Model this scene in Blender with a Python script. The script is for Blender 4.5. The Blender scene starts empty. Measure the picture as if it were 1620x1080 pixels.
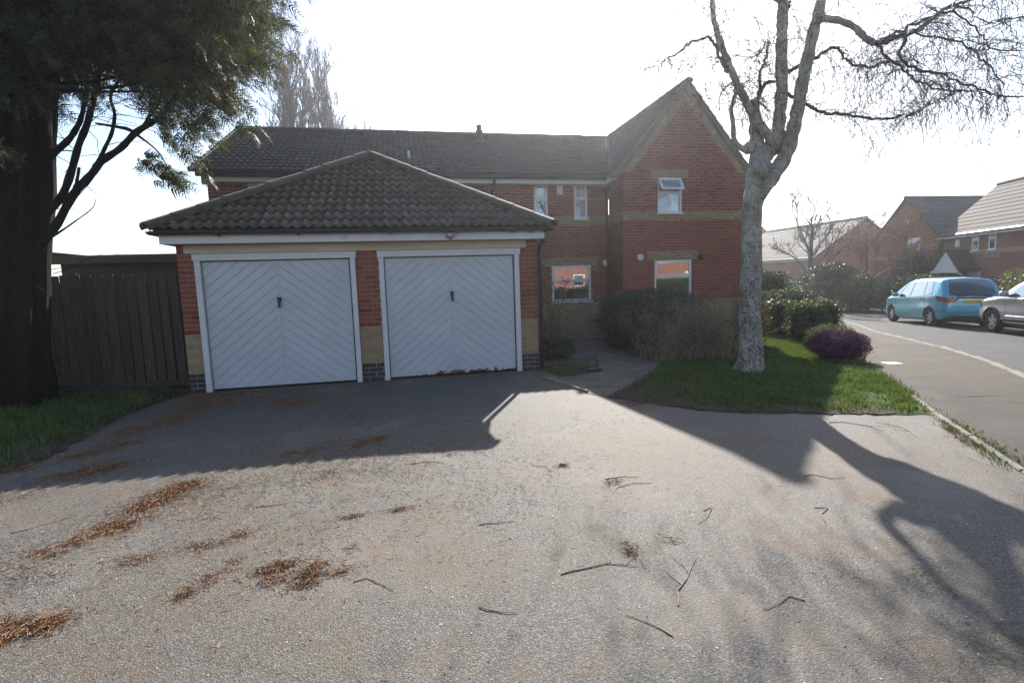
import bpy, bmesh, math, random
import numpy as np
from mathutils import Vector, Matrix

SC = bpy.context.scene
COL = SC.collection
R = math.radians

# ------------------------------------------------------------------ camera
CAM_F, CAM_PITCH, CAM_ROLL, CAM_YAW, CAM_H = 820.0, math.atan(95/820), .032, R(11.8), 1.55
def setup_camera():
    p, y, r = CAM_PITCH, CAM_YAW, CAM_ROLL
    F = Vector((math.sin(y)*math.cos(p), math.cos(y)*math.cos(p), -math.sin(p)))
    Rt = Vector((math.cos(y), -math.sin(y), 0)); U = Rt.cross(F)
    R2 = math.cos(r)*Rt - math.sin(r)*U; U2 = math.cos(r)*U + math.sin(r)*Rt
    cd = bpy.data.cameras.new('camera'); cd.sensor_width = 36; cd.sensor_fit = 'HORIZONTAL'
    cd.lens = CAM_F/1620*36; cd.clip_start = .05; cd.clip_end = 3000
    co = bpy.data.objects.new('camera', cd); COL.objects.link(co)
    m = Matrix.Identity(4)
    for i in range(3):
        m[i][0] = R2[i]; m[i][1] = U2[i]; m[i][2] = -F[i]
    m[2][3] = CAM_H
    co.matrix_world = m
    SC.camera = co
setup_camera()

# ------------------------------------------------------------------ light
SUN_AZ, SUN_EL = R(26.0), R(32.3)      # azimuth from +Y towards +X
world = bpy.data.worlds.new('World'); SC.world = world; world.use_nodes = True
wn = world.node_tree; wn.nodes.clear()
sky = wn.nodes.new('ShaderNodeTexSky'); sky.sky_type = 'NISHITA'; sky.sun_disc = False
sky.sun_elevation = SUN_EL; sky.sun_rotation = SUN_AZ
sky.air_density = 1.0; sky.dust_density = 1.0; sky.ozone_density = 1.0; sky.altitude = 0
bg = wn.nodes.new('ShaderNodeBackground'); bg.inputs['Strength'].default_value = .10
wo = wn.nodes.new('ShaderNodeOutputWorld')
wn.links.new(sky.outputs[0], bg.inputs[0]); wn.links.new(bg.outputs[0], wo.inputs[0])
sl = bpy.data.lights.new('sun', 'SUN'); sl.energy = 4.5; sl.angle = R(.55); sl.color = (1, .95, .87)
so = bpy.data.objects.new('sun', sl); COL.objects.link(so)
sd = Vector((math.sin(SUN_AZ)*math.cos(SUN_EL), math.cos(SUN_AZ)*math.cos(SUN_EL), math.sin(SUN_EL)))
so.rotation_euler = sd.to_track_quat('Z', 'Y').to_euler(); so.location = sd*60
vs = SC.view_settings
vs.view_transform = 'Standard'; vs.look = 'None'; vs.gamma = 1; vs.use_curve_mapping = False
vs.exposure = 1.3
SC.cycles.use_denoising = True
SC.cycles.max_bounces = 8; SC.cycles.transparent_max_bounces = 24
SC.cycles.sample_clamp_indirect = 6
SC.cycles.caustics_reflective = False; SC.cycles.caustics_refractive = False

# ------------------------------------------------------------------ helpers
ORG = {}
def org(p): return ORG.get(p.name, Vector((0, 0, 0))) if p is not None else Vector((0, 0, 0))
def tag(o, label=None, cat=None, group=None, kind=None):
    if label: o['label'] = label
    if cat: o['category'] = cat
    if group: o['group'] = group
    if kind: o['kind'] = kind
    return o
def thing(name, label, cat, loc=(0, 0, 0), group=None, rotz=0):
    o = bpy.data.objects.new(name, None); COL.objects.link(o)
    o.location = loc; o.rotation_euler = (0, 0, rotz); o.empty_display_size = .2
    ORG[o.name] = Vector(loc) if rotz == 0 else Vector((0, 0, 0))
    return tag(o, label, cat, group)
def link(name, me, parent=None, mat=None):
    o = bpy.data.objects.new(name, me); COL.objects.link(o)
    if mat is not None and not me.materials: me.materials.append(mat)
    if parent is not None:
        o.parent = parent; ORG[o.name] = org(parent)
    return o
def npmesh(name, V, Fa, mat, parent=None, smooth=False, local=False):
    """V (N,3) world coords; Fa (M,k) one face size"""
    V = np.asarray(V, dtype=np.float32).reshape(-1, 3).copy()
    if parent is not None and not local:
        V -= np.array(org(parent), dtype=np.float32)
    Fa = np.asarray(Fa, dtype=np.int32); k = Fa.shape[1]; n = len(Fa)
    me = bpy.data.meshes.new(name)
    me.vertices.add(len(V)); me.vertices.foreach_set('co', V.ravel())
    me.loops.add(n*k); me.loops.foreach_set('vertex_index', Fa.ravel())
    me.polygons.add(n); me.polygons.foreach_set('loop_start', np.arange(0, n*k, k, dtype=np.int32))
    me.polygons.foreach_set('loop_total', np.full(n, k, dtype=np.int32))
    if smooth: me.polygons.foreach_set('use_smooth', np.ones(n, dtype=bool))
    me.update(calc_edges=True)
    me.materials.append(mat)
    return link(name, me, parent)

class MB:
    def __init__(s): s.v = []; s.f = []
    def face(s, pts):
        n = len(s.v); s.v += [tuple(p) for p in pts]; s.f.append(tuple(range(n, n+len(pts)))); return s
    def box(s, x0, x1, y0, y1, z0, z1):
        n = len(s.v)
        s.v += [(x0,y0,z0),(x1,y0,z0),(x1,y1,z0),(x0,y1,z0),(x0,y0,z1),(x1,y0,z1),(x1,y1,z1),(x0,y1,z1)]
        s.f += [tuple(n+i for i in q) for q in ((0,3,2,1),(4,5,6,7),(0,1,5,4),(1,2,6,5),(2,3,7,6),(3,0,4,7))]
        return s
    def obox(s, c, ax, ay, az):
        """oriented box, centre and three half-axis vectors"""
        c, ax, ay, az = map(Vector, (c, ax, ay, az)); n = len(s.v)
        for sz in (-1, 1):
            for sx, sy in ((-1,-1),(1,-1),(1,1),(-1,1)):
                s.v.append(tuple(c+ax*sx+ay*sy+az*sz))
        s.f += [tuple(n+i for i in q) for q in ((0,3,2,1),(4,5,6,7),(0,1,5,4),(1,2,6,5),(2,3,7,6),(3,0,4,7))]
        return s
    def beam(s, a, b, w, h, up=(0, 0, 1)):
        a, b, up = Vector(a), Vector(b), Vector(up); d = b-a; L = d.length; d.normalize()
        sx = d.cross(up).normalized(); u = sx.cross(d)
        return s.obox((a+b)/2, d*L/2, sx*w/2, u*h/2)
    def prism(s, poly, off):
        """extrude planar polygon (3d pts) by vector off"""
        off = Vector(off); k = len(poly); n = len(s.v)
        s.v += [tuple(p) for p in poly] + [tuple(Vector(p)+off) for p in poly]
        s.f.append(tuple(range(n, n+k))[::-1]); s.f.append(tuple(range(n+k, n+2*k)))
        for i in range(k):
            j = (i+1) % k; s.f.append((n+i, n+j, n+k+j, n+k+i))
        return s
    def tube(s, path, rad, k=8, cap=True):
        P = [Vector(p) for p in path]
        if not hasattr(rad, '__len__'): rad = [rad]*len(P)
        n0 = len(s.v); prev = None
        for i, p in enumerate(P):
            d = (P[min(i+1, len(P)-1)]-P[max(i-1, 0)])
            d = d.normalized() if d.length > 1e-9 else Vector((0, 0, 1))
            if prev is None: a = d.orthogonal().normalized()
            else:
                a = prev-d*prev.dot(d); a = a.normalized() if a.length > 1e-6 else d.orthogonal().normalized()
            prev = a; b = d.cross(a)
            for j in range(k):
                t = 2*math.pi*j/k; s.v.append(tuple(p+(a*math.cos(t)+b*math.sin(t))*rad[i]))
        for i in range(len(P)-1):
            for j in range(k):
                q = (j+1) % k
                s.f.append((n0+i*k+j, n0+i*k+q, n0+(i+1)*k+q, n0+(i+1)*k+j))
        if cap:
            s.f.append(tuple(n0+j for j in range(k))[::-1]); e = n0+(len(P)-1)*k
            s.f.append(tuple(e+j for j in range(k)))
        return s
    def disc(s, c, ax, r, k=20, depth=.02):
        ax = Vector(ax).normalized()
        return s.tube([Vector(c), Vector(c)+ax*depth], [r, r], k)
    def build(s, name, mat, parent=None, smooth=False, bevel=0, fix=True, local=False):
        o_ = Vector((0, 0, 0)) if local else org(parent)
        me = bpy.data.meshes.new(name)
        me.from_pydata([(x-o_[0], y-o_[1], z-o_[2]) for x, y, z in s.v], [], s.f)
        if bevel or fix:
            bm = bmesh.new(); bm.from_mesh(me)
            bmesh.ops.recalc_face_normals(bm, faces=bm.faces)
            if bevel:
                bmesh.ops.bevel(bm, geom=[e for e in bm.edges if len(e.link_faces) == 2 and e.calc_face_angle(0) > .6], offset=bevel, segments=1, affect='EDGES', clamp_overlap=True)
            bm.to_mesh(me); bm.free()
        if smooth:
            me.polygons.foreach_set('use_smooth', [True]*len(me.polygons))
        me.materials.append(mat); me.update()
        return link(name, me, parent)

def clip_poly(poly, a, b, c):
    """keep a*x+b*y<=c"""
    out = []
    for i in range(len(poly)):
        p, q = poly[i], poly[(i+1) % len(poly)]
        dp, dq = a*p[0]+b*p[1]-c, a*q[0]+b*q[1]-c
        if dp <= 0: out.append(p)
        if (dp < 0 < dq) or (dq < 0 < dp):
            t = dp/(dp-dq); out.append((p[0]+(q[0]-p[0])*t, p[1]+(q[1]-p[1])*t))
    return out

# terrain: level at the drive, falling about 3 % towards the road
def gz(x, y):
    t = (x-6.2)*.9+(y-7.3)*.45
    s = math.log1p(math.exp(t*1.2))/1.2 if t < 30 else t
    return -1.3*math.tanh(.03*s/1.3)
def gzn(x, y):
    t = (x-6.2)*.9+(y-7.3)*.45
    s = np.where(t < 30, np.log1p(np.exp(np.minimum(t, 30)*1.2))/1.2, t)
    return -1.3*np.tanh(.03*s/1.3)

def in_poly(px, py, poly):
    x, y = np.asarray(px), np.asarray(py); inside = np.zeros(x.shape, bool); n = len(poly)
    for i in range(n):
        x0, y0 = poly[i]; x1, y1 = poly[(i+1) % n]
        if y0 == y1: continue
        c = ((y0 > y) != (y1 > y)) & (x < (x1-x0)*(y-y0)/(y1-y0)+x0)
        inside ^= c
    return inside

def sheet(name, poly, off, mat, step=.5, bump=0):
    """ground sheet: polygon cut on a grid and laid on the terrain"""
    bm = bmesh.new()
    bm.faces.new([bm.verts.new((x, y, 0)) for x, y in poly])
    bmesh.ops.triangulate(bm, faces=bm.faces[:])
    xs = [p[0] for p in poly]; ys = [p[1] for p in poly]
    for ax, lo, hi in ((0, min(xs), max(xs)), (1, min(ys), max(ys))):
        v = lo+step
        while v < hi:
            co = [0, 0, 0]; no = [0, 0, 0]; co[ax] = v; no[ax] = 1
            bmesh.ops.bisect_plane(bm, geom=bm.verts[:]+bm.edges[:]+bm.faces[:], plane_co=co, plane_no=no)
            v += step
    rr = random.Random(name)
    for v in bm.verts:
        v.co.z = gz(v.co.x, v.co.y)+off+(rr.uniform(-bump, bump) if bump else 0)
    for f in bm.faces:
        if f.normal.z < 0: f.normal_flip()
        f.smooth = True
    bmesh.ops.recalc_face_normals(bm, faces=bm.faces[:])
    if sum(f.normal.z for f in bm.faces) < 0: bmesh.ops.reverse_faces(bm, faces=bm.faces[:])
    me = bpy.data.meshes.new(name); bm.to_mesh(me); bm.free(); me.materials.append(mat)
    return tag(link(name, me), kind='structure')

# ------------------------------------------------------------------ shader DSL
class S:
    def __init__(s, name):
        s.m = bpy.data.materials.new(name); s.m.use_nodes = True; s.t = s.m.node_tree
        s.b = s.t.nodes['Principled BSDF']; s.out = s.t.nodes['Material Output']
    def n(s, ty, ins=None, **props):
        nd = s.t.nodes.new('ShaderNode'+ty)
        for k, v in props.items(): setattr(nd, k, v)
        for k, v in (ins or {}).items(): s.set(nd.inputs[k], v)
        return nd
    def set(s, sock, v):
        if isinstance(v, bpy.types.NodeSocket): s.t.links.new(v, sock)
        elif isinstance(v, (tuple, list)) and len(v) == 3 and sock.type == 'RGBA': sock.default_value = (*v, 1)
        else: sock.default_value = v
    def obj(s): return s.n('TexCoord').outputs['Object']
    def pos(s): return s.n('NewGeometry').outputs['Position']
    def noise(s, sc, det=3, co=None, rough=.55, dist=0):
        d = {'Scale': sc, 'Detail': det, 'Roughness': rough, 'Distortion': dist}
        if co is not None: d['Vector'] = co
        return s.n('TexNoise', d).outputs['Fac']
    def map(s, co, scale=(1, 1, 1), rot=(0, 0, 0), loc=(0, 0, 0)):
        return s.n('Mapping', {'Vector': co, 'Scale': scale, 'Rotation': rot, 'Location': loc}).outputs[0]
    def vor(s, sc, co=None, feature='F1', out='Distance'):
        d = {'Scale': sc}
        if co is not None: d['Vector'] = co
        return s.n('TexVoronoi', d, feature=feature).outputs[out]
    def ramp(s, fac, stops, interp='LINEAR'):
        nd = s.n('ValToRGB', {'Fac': fac}); cr = nd.color_ramp; cr.interpolation = interp
        while len(cr.elements) < len(stops): cr.elements.new(.5)
        for e, (p, c) in zip(cr.elements, stops):
            e.position = p; e.color = (*c, 1) if not isinstance(c, (int, float)) else (c, c, c, 1)
        return nd.outputs[0]
    def mix(s, fac, a, b, mode='MIX'):
        nd = s.n('Mix', data_type='RGBA', blend_type=mode)
        s.set(nd.inputs[0], fac); s.set(nd.inputs[6], a); s.set(nd.inputs[7], b); return nd.outputs[2]
    def math(s, op, a, b=0, c=0):
        nd = s.n('Math', operation=op); s.set(nd.inputs[0], a); s.set(nd.inputs[1], b); s.set(nd.inputs[2], c); return nd.outputs[0]
    def rnd(s):
        a = s.n('NewGeometry').outputs['Random Per Island']; b = s.n('ObjectInfo').outputs['Random']
        return s.math('FRACT', s.math('ADD', a, b))
    def sep(s, v): return s.n('SeparateXYZ', {'Vector': v}).outputs
    def bump(s, h, strength=.5, dist=.01):
        s.set(s.b.inputs['Normal'], s.n('Bump', {'Height': h, 'Strength': strength, 'Distance': dist}).outputs[0]); return s
    def fin(s, col=None, rough=.7, spec=.4, **kw):
        if col is not None: s.set(s.b.inputs['Base Color'], col)
        s.set(s.b.inputs['Roughness'], rough); s.b.inputs['Specular IOR Level'].default_value = spec
        for k, v in kw.items(): s.set(s.b.inputs[k.replace('_', ' ')], v)
        return s.m
M = {}
def plain(name, col, rough=.6, spec=.4, var=.12, scale=6, metallic=0, bump=0):
    s = S(name); co = s.obj()
    f = s.noise(scale, 4, co)
    a = tuple(max(0, x*(1-var)) for x in col); b = tuple(min(1, x*(1+var)) for x in col)
    c = s.ramp(f, [(.3, a), (.7, b)])
    if bump: s.bump(s.noise(scale*8, 3, co), bump, .004)
    M[name] = s.fin(c, rough, spec, Metallic=metallic); return M[name]

def leafmat(name, c1, c2, rough=.5, spec=.4, trans=.35, patch=3.0):
    """leaf: two tones by island and by patch, some light let through"""
    s = S(name); f = s.rnd(); n = s.noise(patch, 2, s.obj())
    fac = s.math('MULTIPLY_ADD', f, .55, s.math('MULTIPLY', n, .5))
    c = s.ramp(fac, [(.25, c1), (.8, c2)])
    s.fin(c, rough, spec)
    tr = s.n('BsdfTranslucent', {'Color': s.mix(1, c, (1.0, 1.0, .55), 'MULTIPLY')})
    mx = s.n('MixShader', {0: trans, 1: s.b.outputs[0], 2: tr.outputs[0]})
    s.t.links.new(mx.outputs[0], s.out.inputs[0]); M[name] = s.m; return s.m
# ------------------------------------------------------------------ materials
def mk_mats():
    # drive: worn tarmac, pale aggregate, brown dust where needles lie
    def tarmac(name, dark, mid, light, brown, brown_amt, coarse=1.0, rough=.85, spec=.25):
        s = S(name); p = s.pos()
        stone = s.n('TexVoronoi', {'Vector': p, 'Scale': 125*coarse}, feature='F1')
        fine = s.n('TexVoronoi', {'Vector': p, 'Scale': 330*coarse}, feature='F1')
        sv = s.sep(stone.outputs['Color'])[0]; fv = s.sep(fine.outputs['Color'])[1]
        c = s.ramp(sv, [(0, dark), (.45, mid), (.85, light), (1, tuple(min(.8, x*1.7) for x in light))])
        c = s.mix(.35, c, s.ramp(fv, [(0, dark), (1, light)]))
        gap = s.ramp(stone.outputs['Distance'], [(.25, 0), (.75, 1)])
        c = s.mix(s.math('MULTIPLY', gap, .5), c, tuple(x*.45 for x in dark))
        big = s.noise(.55, 5, p, .6); c = s.mix(s.ramp(big, [(.35, .0), (.7, .35)]), c, tuple(x*.75 for x in mid))
        med = s.noise(2.3, 6, p, .65, .4)
        c = s.mix(s.math('MULTIPLY', s.ramp(med, [(.5, 0), (.72, 1)]), brown_amt), c, brown)
        ol = s.noise(1.6, 6, s.map(p, loc=(11, 2, 0)), .7, .5); c = s.mix(s.math('MULTIPLY', s.ramp(ol, [(.52, 0), (.66, 1)]), brown_amt*.5), c, (.115, .108, .06))
        pale = s.noise(1.1, 4, s.map(p, loc=(7, 3, 0)), .6)
        c = s.mix(s.math('MULTIPLY', s.ramp(pale, [(.52, 0), (.75, 1)]), .35), c, tuple(min(.6, x*1.15) for x in light))
        wob = s.n('TexNoise', {'Vector': p, 'Scale': 2.4, 'Detail': 5}).outputs['Color']; pw = s.n('VectorMath', {0: p, 1: s.n('VectorMath', {0: wob, 'Scale': .9}, operation='SCALE').outputs[0]}, operation='ADD').outputs[0]
        cr = s.vor(.33, pw, 'DISTANCE_TO_EDGE'); crm = s.math('MULTIPLY', s.ramp(cr, [(.0, 1), (.006, 0)]), s.ramp(s.noise(.9, 3, s.map(p, loc=(4, 1, 0))), [(.5, 0), (.6, .8)]))
        c = s.mix(crm, c, tuple(x*.4 for x in dark))
        oil = s.noise(1.7, 2, s.map(p, loc=(2.2, 8.1, 0)), .5); c = s.mix(s.ramp(oil, [(.66, 0), (.74, .55)]), c, tuple(x*.8 for x in dark))
        wash = s.noise(.38, 5, s.map(p, loc=(1.3, 4.4, 0)), .7, .6); c = s.mix(s.math('MULTIPLY', s.ramp(wash, [(.46, 0), (.66, 1)]), brown_amt*.55), c, tuple(x*1.05 for x in brown))
        h = s.math('ADD', s.math('MULTIPLY', s.math('SUBTRACT', 1, stone.outputs['Distance']), 1.0), s.math('MULTIPLY', s.math('SUBTRACT', 1, fine.outputs['Distance']), .45))
        h = s.math('ADD', h, s.math('MULTIPLY', s.noise(6, 3, p), 1.2))
        s.bump(h, .58, .006)
        M[name] = s.fin(c, rough, spec)
    tarmac('drive_tarmac', (.036, .034, .031), (.118, .109, .097), (.235, .217, .193), (.135, .085, .048), .7, 1.0, .72, .36)
    tarmac('pavement_tarmac', (.042, .036, .031), (.085, .073, .061), (.14, .122, .104), (.14, .09, .05), .45, 1.6)
    tarmac('road_tarmac', (.036, .036, .037), (.073, .072, .072), (.13, .128, .126), (.10, .09, .08), .2, 1.0)
    s = S('soil'); p = s.pos(); f = s.noise(9, 6, p, .65)
    c = s.ramp(f, [(.3, (.028, .019, .012)), (.55, (.062, .042, .026)), (.75, (.105, .072, .042))])
    s.bump(s.noise(30, 5, p), .8, .02); M['soil'] = s.fin(c, .95, .2)
    s = S('grass_ground'); p = s.pos(); f = s.noise(5, 6, p, .65)
    c = s.ramp(f, [(.3, (.045, .055, .02)), (.55, (.065, .10, .028)), (.75, (.10, .13, .045))])
    c = s.mix(s.ramp(s.noise(1.7, 3, p), [(.55, 0), (.75, .7)]), c, (.075, .055, .03))
    s.bump(s.noise(40, 4, p), .8, .02); M['grass_ground'] = s.fin(c, .95, .2)
    s = S('path_concrete'); p = s.pos(); f = s.noise(3, 6, p, .65)
    c = s.ramp(f, [(.3, (.10, .082, .064)), (.6, (.175, .147, .118)), (.8, (.22, .19, .155))])
    c = s.mix(s.ramp(s.noise(2, 4, s.map(p, loc=(3, 9, 0))), [(.52, 0), (.7, .8)]), c, (.055, .06, .025))
    s.bump(s.noise(60, 4, p), .4, .005); M['path_concrete'] = s.fin(c, .9, .25)
    # bricks
    def brick(name, cols, mossy=0):
        s = S(name); r = s.rnd(); co = s.pos()
        c = s.ramp(r, [(i/(len(cols)-1), x) for i, x in enumerate(cols)])
        g = s.noise(45, 4, co, .7); c = s.mix(s.ramp(g, [(.3, .35), (.7, 0)]), c, tuple(x*.45 for x in cols[0]))
        st = s.noise(.8, 4, co, .6); c = s.mix(s.ramp(st, [(.5, 0), (.75, .3)]), c, tuple(x*.6 for x in cols[1]))
        s.bump(s.noise(120, 3, co), .35, .004)
        M[name] = s.fin(c, .88, .25)
    brick('brick_red', [(.19, .045, .026), (.27, .068, .038), (.33, .09, .05), (.235, .06, .045), (.36, .115, .06)])
    brick('brick_buff', [(.30, .205, .105), (.38, .27, .145), (.43, .315, .18), (.34, .235, .13)])
    brick('brick_blue', [(.035, .034, .042), (.055, .052, .062), (.075, .068, .075), (.05, .042, .05)])
    plain('mortar', (.36, .31, .25), .95, .15, .2, 30)
    # concrete roof tiles with lichen
    def tile(name, base, moss):
        s = S(name); r = s.rnd(); p = s.pos()
        b2 = tuple(x*1.75 for x in base)
        c = s.ramp(r, [(0, base), (.6, tuple(x*1.3 for x in base)), (1, b2)])
        n1 = s.noise(3.2, 6, p, .7); c = s.mix(s.ramp(n1, [(.45, 0), (.7, .75)]), c, moss)
        n2 = s.noise(26, 5, p, .7); c = s.mix(s.ramp(n2, [(.56, 0), (.68, .6)]), c, tuple(x*2.3 for x in base))
        s.bump(n2, .5, .006); M[name] = s.fin(c, .85, .35)
    tile('tile_garage', (.088, .074, .063), (.075, .075, .035))
    tile('tile_house', (.047, .046, .052), (.046, .047, .04))
    tile('tile_ridge', (.085, .072, .06), (.07, .068, .035))
    tile('tile_brown', (.05, .038, .033), (.045, .042, .032))
    tile('tile_pale', (.11, .097, .085), (.09, .085, .07))
    # paints
    s = S('white_paint'); p = s.pos(); f = s.noise(2.2, 6, p, .65)
    c = s.ramp(f, [(.3, (.60, .60, .60)), (.6, (.68, .685, .69)), (.8, (.50, .50, .485))])
    d = s.noise(14, 5, s.map(p, scale=(3, 3, .6)), .7); c = s.mix(s.ramp(d, [(.55, 0), (.75, .28)]), c, (.38, .34, .28))
    s.bump(s.noise(70, 3, p), .15, .003); M['white_paint'] = s.fin(c, .5, .4)
    s = S('cream_board'); p = s.pos(); f = s.noise(3, 6, s.map(p, scale=(.5, 1, 3)), .65)
    c = s.ramp(f, [(.3, (.50, .44, .36)), (.6, (.62, .57, .49)), (.8, (.42, .35, .27))])
    M['cream_board'] = s.fin(c, .7, .3)
    def doorpaint(name, peel):
        s = S(name); p = s.pos(); z = s.sep(p)[2]
        f = s.noise(1.6, 5, p, .6); c = s.ramp(f, [(.3, (.47, .515, .54)), (.7, (.56, .60, .62))])
        d = s.noise(9, 6, s.map(p, scale=(4, 4, .8)), .7)
        c = s.mix(s.ramp(d, [(.58, 0), (.78, .22)]), c, (.42, .38, .33))
        low = s.n('MapRange', {'Value': z, 'From Min': .02, 'From Max': .16 if peel else .07, 'To Min': 1, 'To Max': 0}).outputs[0]
        pn = s.noise(13, 6, p, .6)
        xx = s.sep(p)[0]
        gate = s.n('MapRange', {'Value': xx, 'From Min': .05, 'From Max': .5, 'To Min': .25, 'To Max': 1}).outputs[0] if peel else .25
        mk = s.math('ADD', s.math('MULTIPLY', s.math('MULTIPLY', low, gate), .33 if peel else .2), s.math('SUBTRACT', pn, .72))
        c = s.mix(s.ramp(mk, [(.0, 0), (.02, 1)]), c, (.17, .03, .024) if peel else (.2, .17, .14))
        s.bump(s.math('ADD', s.noise(60, 3, p), s.math('MULTIPLY', s.ramp(mk, [(0, 1), (.02, 0)]), 3)), .2, .002)
        M[name] = s.fin(c, .42, .45)
    doorpaint('door_paint', False); doorpaint('door_paint_peeling', True)
    plain('door_groove', (.52, .54, .57), .7, .2)
    plain('upvc', (.80, .81, .83), .3, .5, .04, 3)
    plain('black_plastic', (.018, .018, .02), .38, .5, .25, 12)
    plain('iron', (.03, .024, .02), .55, .5, .4, 25)
    plain('lead', (.18, .19, .21), .6, .4, .2, 9)
    plain('dark_room', (.02, .02, .022), .9, .1)
    plain('curtain', (.42, .45, .50), .9, .2, .15, 5)
    plain('shutter_white', (.72, .68, .62), .6, .3, .06)
    plain('vent_white', (.72, .72, .66), .5, .4, .06)
    plain('lens_glass', (.35, .36, .37), .15, .6, .1)
    def timber(name, a, b, c_):
        s = S(name); p = s.pos(); r = s.rnd()
        g = s.noise(6, 6, s.map(p, scale=(9, 9, .6)), .65)
        c = s.ramp(g, [(.3, a), (.55, b), (.8, c_)]); c = s.mix(s.math('MULTIPLY', r, .45), c, tuple(x*.5 for x in a))
        gr = s.noise(1.2, 4, p); c = s.mix(s.ramp(gr, [(.5, 0), (.75, .35)]), c, (.045, .05, .028))
        s.bump(g, .4, .006); M[name] = s.fin(c, .85, .2)
    timber('fence_timber', (.055, .045, .036), (.10, .083, .066), (.15, .125, .10))
    timber('shed_timber', (.10, .07, .045), (.16, .115, .075), (.2, .15, .1))
    timber('edging_timber', (.16, .13, .10), (.26, .22, .17), (.34, .30, .24))
    plain('roof_felt', (.06, .066, .055), .95, .2, .35, 8, bump=.5)
    # glass: thin pane, part mirror part clear
    s = S('window_glass'); lw = s.n('LayerWeight', {'Blend': .35}).outputs['Fresnel']
    fac = s.n('MapRange', {'Value': lw, 'From Min': 0, 'From Max': 1, 'To Min': .22, 'To Max': 1}).outputs[0]
    gl = s.n('BsdfGlossy', {'Color': (.9, .95, 1.0, 1), 'Roughness': .015}); tr = s.n('BsdfTransparent', {'Color': (.75, .8, .82, 1)})
    mx = s.n('MixShader', {0: fac, 1: tr.outputs[0], 2: gl.outputs[0]}); s.t.links.new(mx.outputs[0], s.out.inputs[0]); M['window_glass'] = s.m
    # barks
    s = S('bark_conifer'); p = s.obj(); g = s.noise(5, 6, s.map(p, scale=(5, 5, .5)), .7)
    c = s.ramp(g, [(.3, (.008, .006, .005)), (.6, (.02, .015, .012)), (.8, (.036, .027, .021))])
    s.bump(g, 1, .04); M['bark_conifer'] = s.fin(c, .95, .15)
    s = S('bark_birch'); p = s.obj(); z = s.sep(p)[2]
    base = s.ramp(s.noise(4, 5, p, .6), [(.3, (.29, .25, .205)), (.6, (.50, .455, .395)), (.8, (.23, .185, .145))])
    band = s.noise(9, 5, s.map(p, scale=(.8, .8, 5)), .65)
    c = s.mix(s.ramp(band, [(.56, 0), (.66, .75)]), base, (.07, .055, .045))
    fis = s.noise(10, 7, s.map(p, scale=(2.6, 2.6, 1.1)), .75, 1.2)
    lowm = s.n('MapRange', {'Value': z, 'From Min': 2.9, 'From Max': 1.2, 'To Min': .0, 'To Max': .05}).outputs[0]
    c = s.mix(s.ramp(s.math('ADD', fis, lowm), [(.52, 0), (.61, .85)]), c, (.055, .044, .035))
    al = s.noise(2.2, 5, s.map(p, loc=(5, 0, 0)), .6); c = s.mix(s.ramp(al, [(.47, 0), (.66, .65)]), c, (.15, .145, .075))
    s.bump(s.math('ADD', fis, s.math('MULTIPLY', band, .4)), .8, .018); M['bark_birch'] = s.fin(c, .85, .25)
    plain('twig_birch', (.06, .042, .038), .6, .5, .3, 9)
    plain('catkin', (.085, .06, .04), .8, .3, .3, 30)
    plain('twig_brown', (.17, .12, .08), .8, .3, .35, 7)
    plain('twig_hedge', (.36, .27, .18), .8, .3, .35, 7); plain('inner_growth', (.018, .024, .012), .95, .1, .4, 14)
    plain('ground_twig', (.33, .24, .165), .85, .2, .35, 20)
    plain('twig_grey', (.12, .10, .085), .8, .3, .3, 7)
    plain('twig_pale', (.30, .25, .19), .7, .3, .25, 12)
    plain('bark_grey', (.085, .075, .062), .9, .2, .4, 8, bump=.6)
    plain('poplar_twig', (.16, .125, .10), .9, .2, .2, .6)
    # leaves
    leafmat('conifer_leaf', (.011, .016, .006), (.12, .13, .054), .55, .3, .3, 2.2)  # dark and olive patches paint in lit clumps and shaded gaps
    leafmat('grass_blade', (.042, .082, .018), (.15, .20, .06), .55, .35, .4, 1.6)
    leafmat('laurel_leaf', (.014, .034, .010), (.05, .09, .022), .42, .4, .2, 2)
    leafmat('box_leaf', (.022, .042, .010), (.085, .12, .03), .45, .4, .3, 3)
    leafmat('hedge_leaf', (.014, .030, .012), (.045, .075, .026), .5, .35, .22, 2)
    leafmat('conifer_gold', (.055, .06, .012), (.16, .15, .035), .5, .4, .35, 3)
    leafmat('heather', (.045, .012, .05), (.15, .04, .14), .7, .2, .25, 5)
    leafmat('heather_green', (.04, .055, .018), (.11, .12, .045), .6, .3, .3, 5)
    leafmat('variegated', (.05, .075, .035), (.22, .25, .13), .4, .4, .4, 4)
    leafmat('ivy_leaf', (.02, .045, .01), (.07, .12, .03), .4, .4, .3, 4)
    leafmat('dry_leaf', (.085, .045, .022), (.20, .105, .05), .7, .2, .3, 4)
    leafmat('red_bud', (.10, .042, .032), (.21, .085, .058), .6, .3, .4, 3)
    leafmat('shrub_light', (.06, .085, .02), (.16, .19, .05), .4, .4, .4, 2)
    s = S('needle_litter'); r = s.rnd()
    c = s.ramp(r, [(0, (.10, .042, .018)), (.5, (.23, .105, .045)), (.85, (.34, .18, .085)), (1, (.46, .32, .18))])
    M['needle_litter'] = s.fin(c, .8, .25)
    s = S('grit'); r = s.rnd()
    c = s.ramp(r, [(0, (.02, .018, .016)), (.6, (.09, .085, .08)), (.8, (.4, .38, .35)), (1, (.6, .58, .55))]); M['grit'] = s.fin(c, .7, .4)
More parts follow.
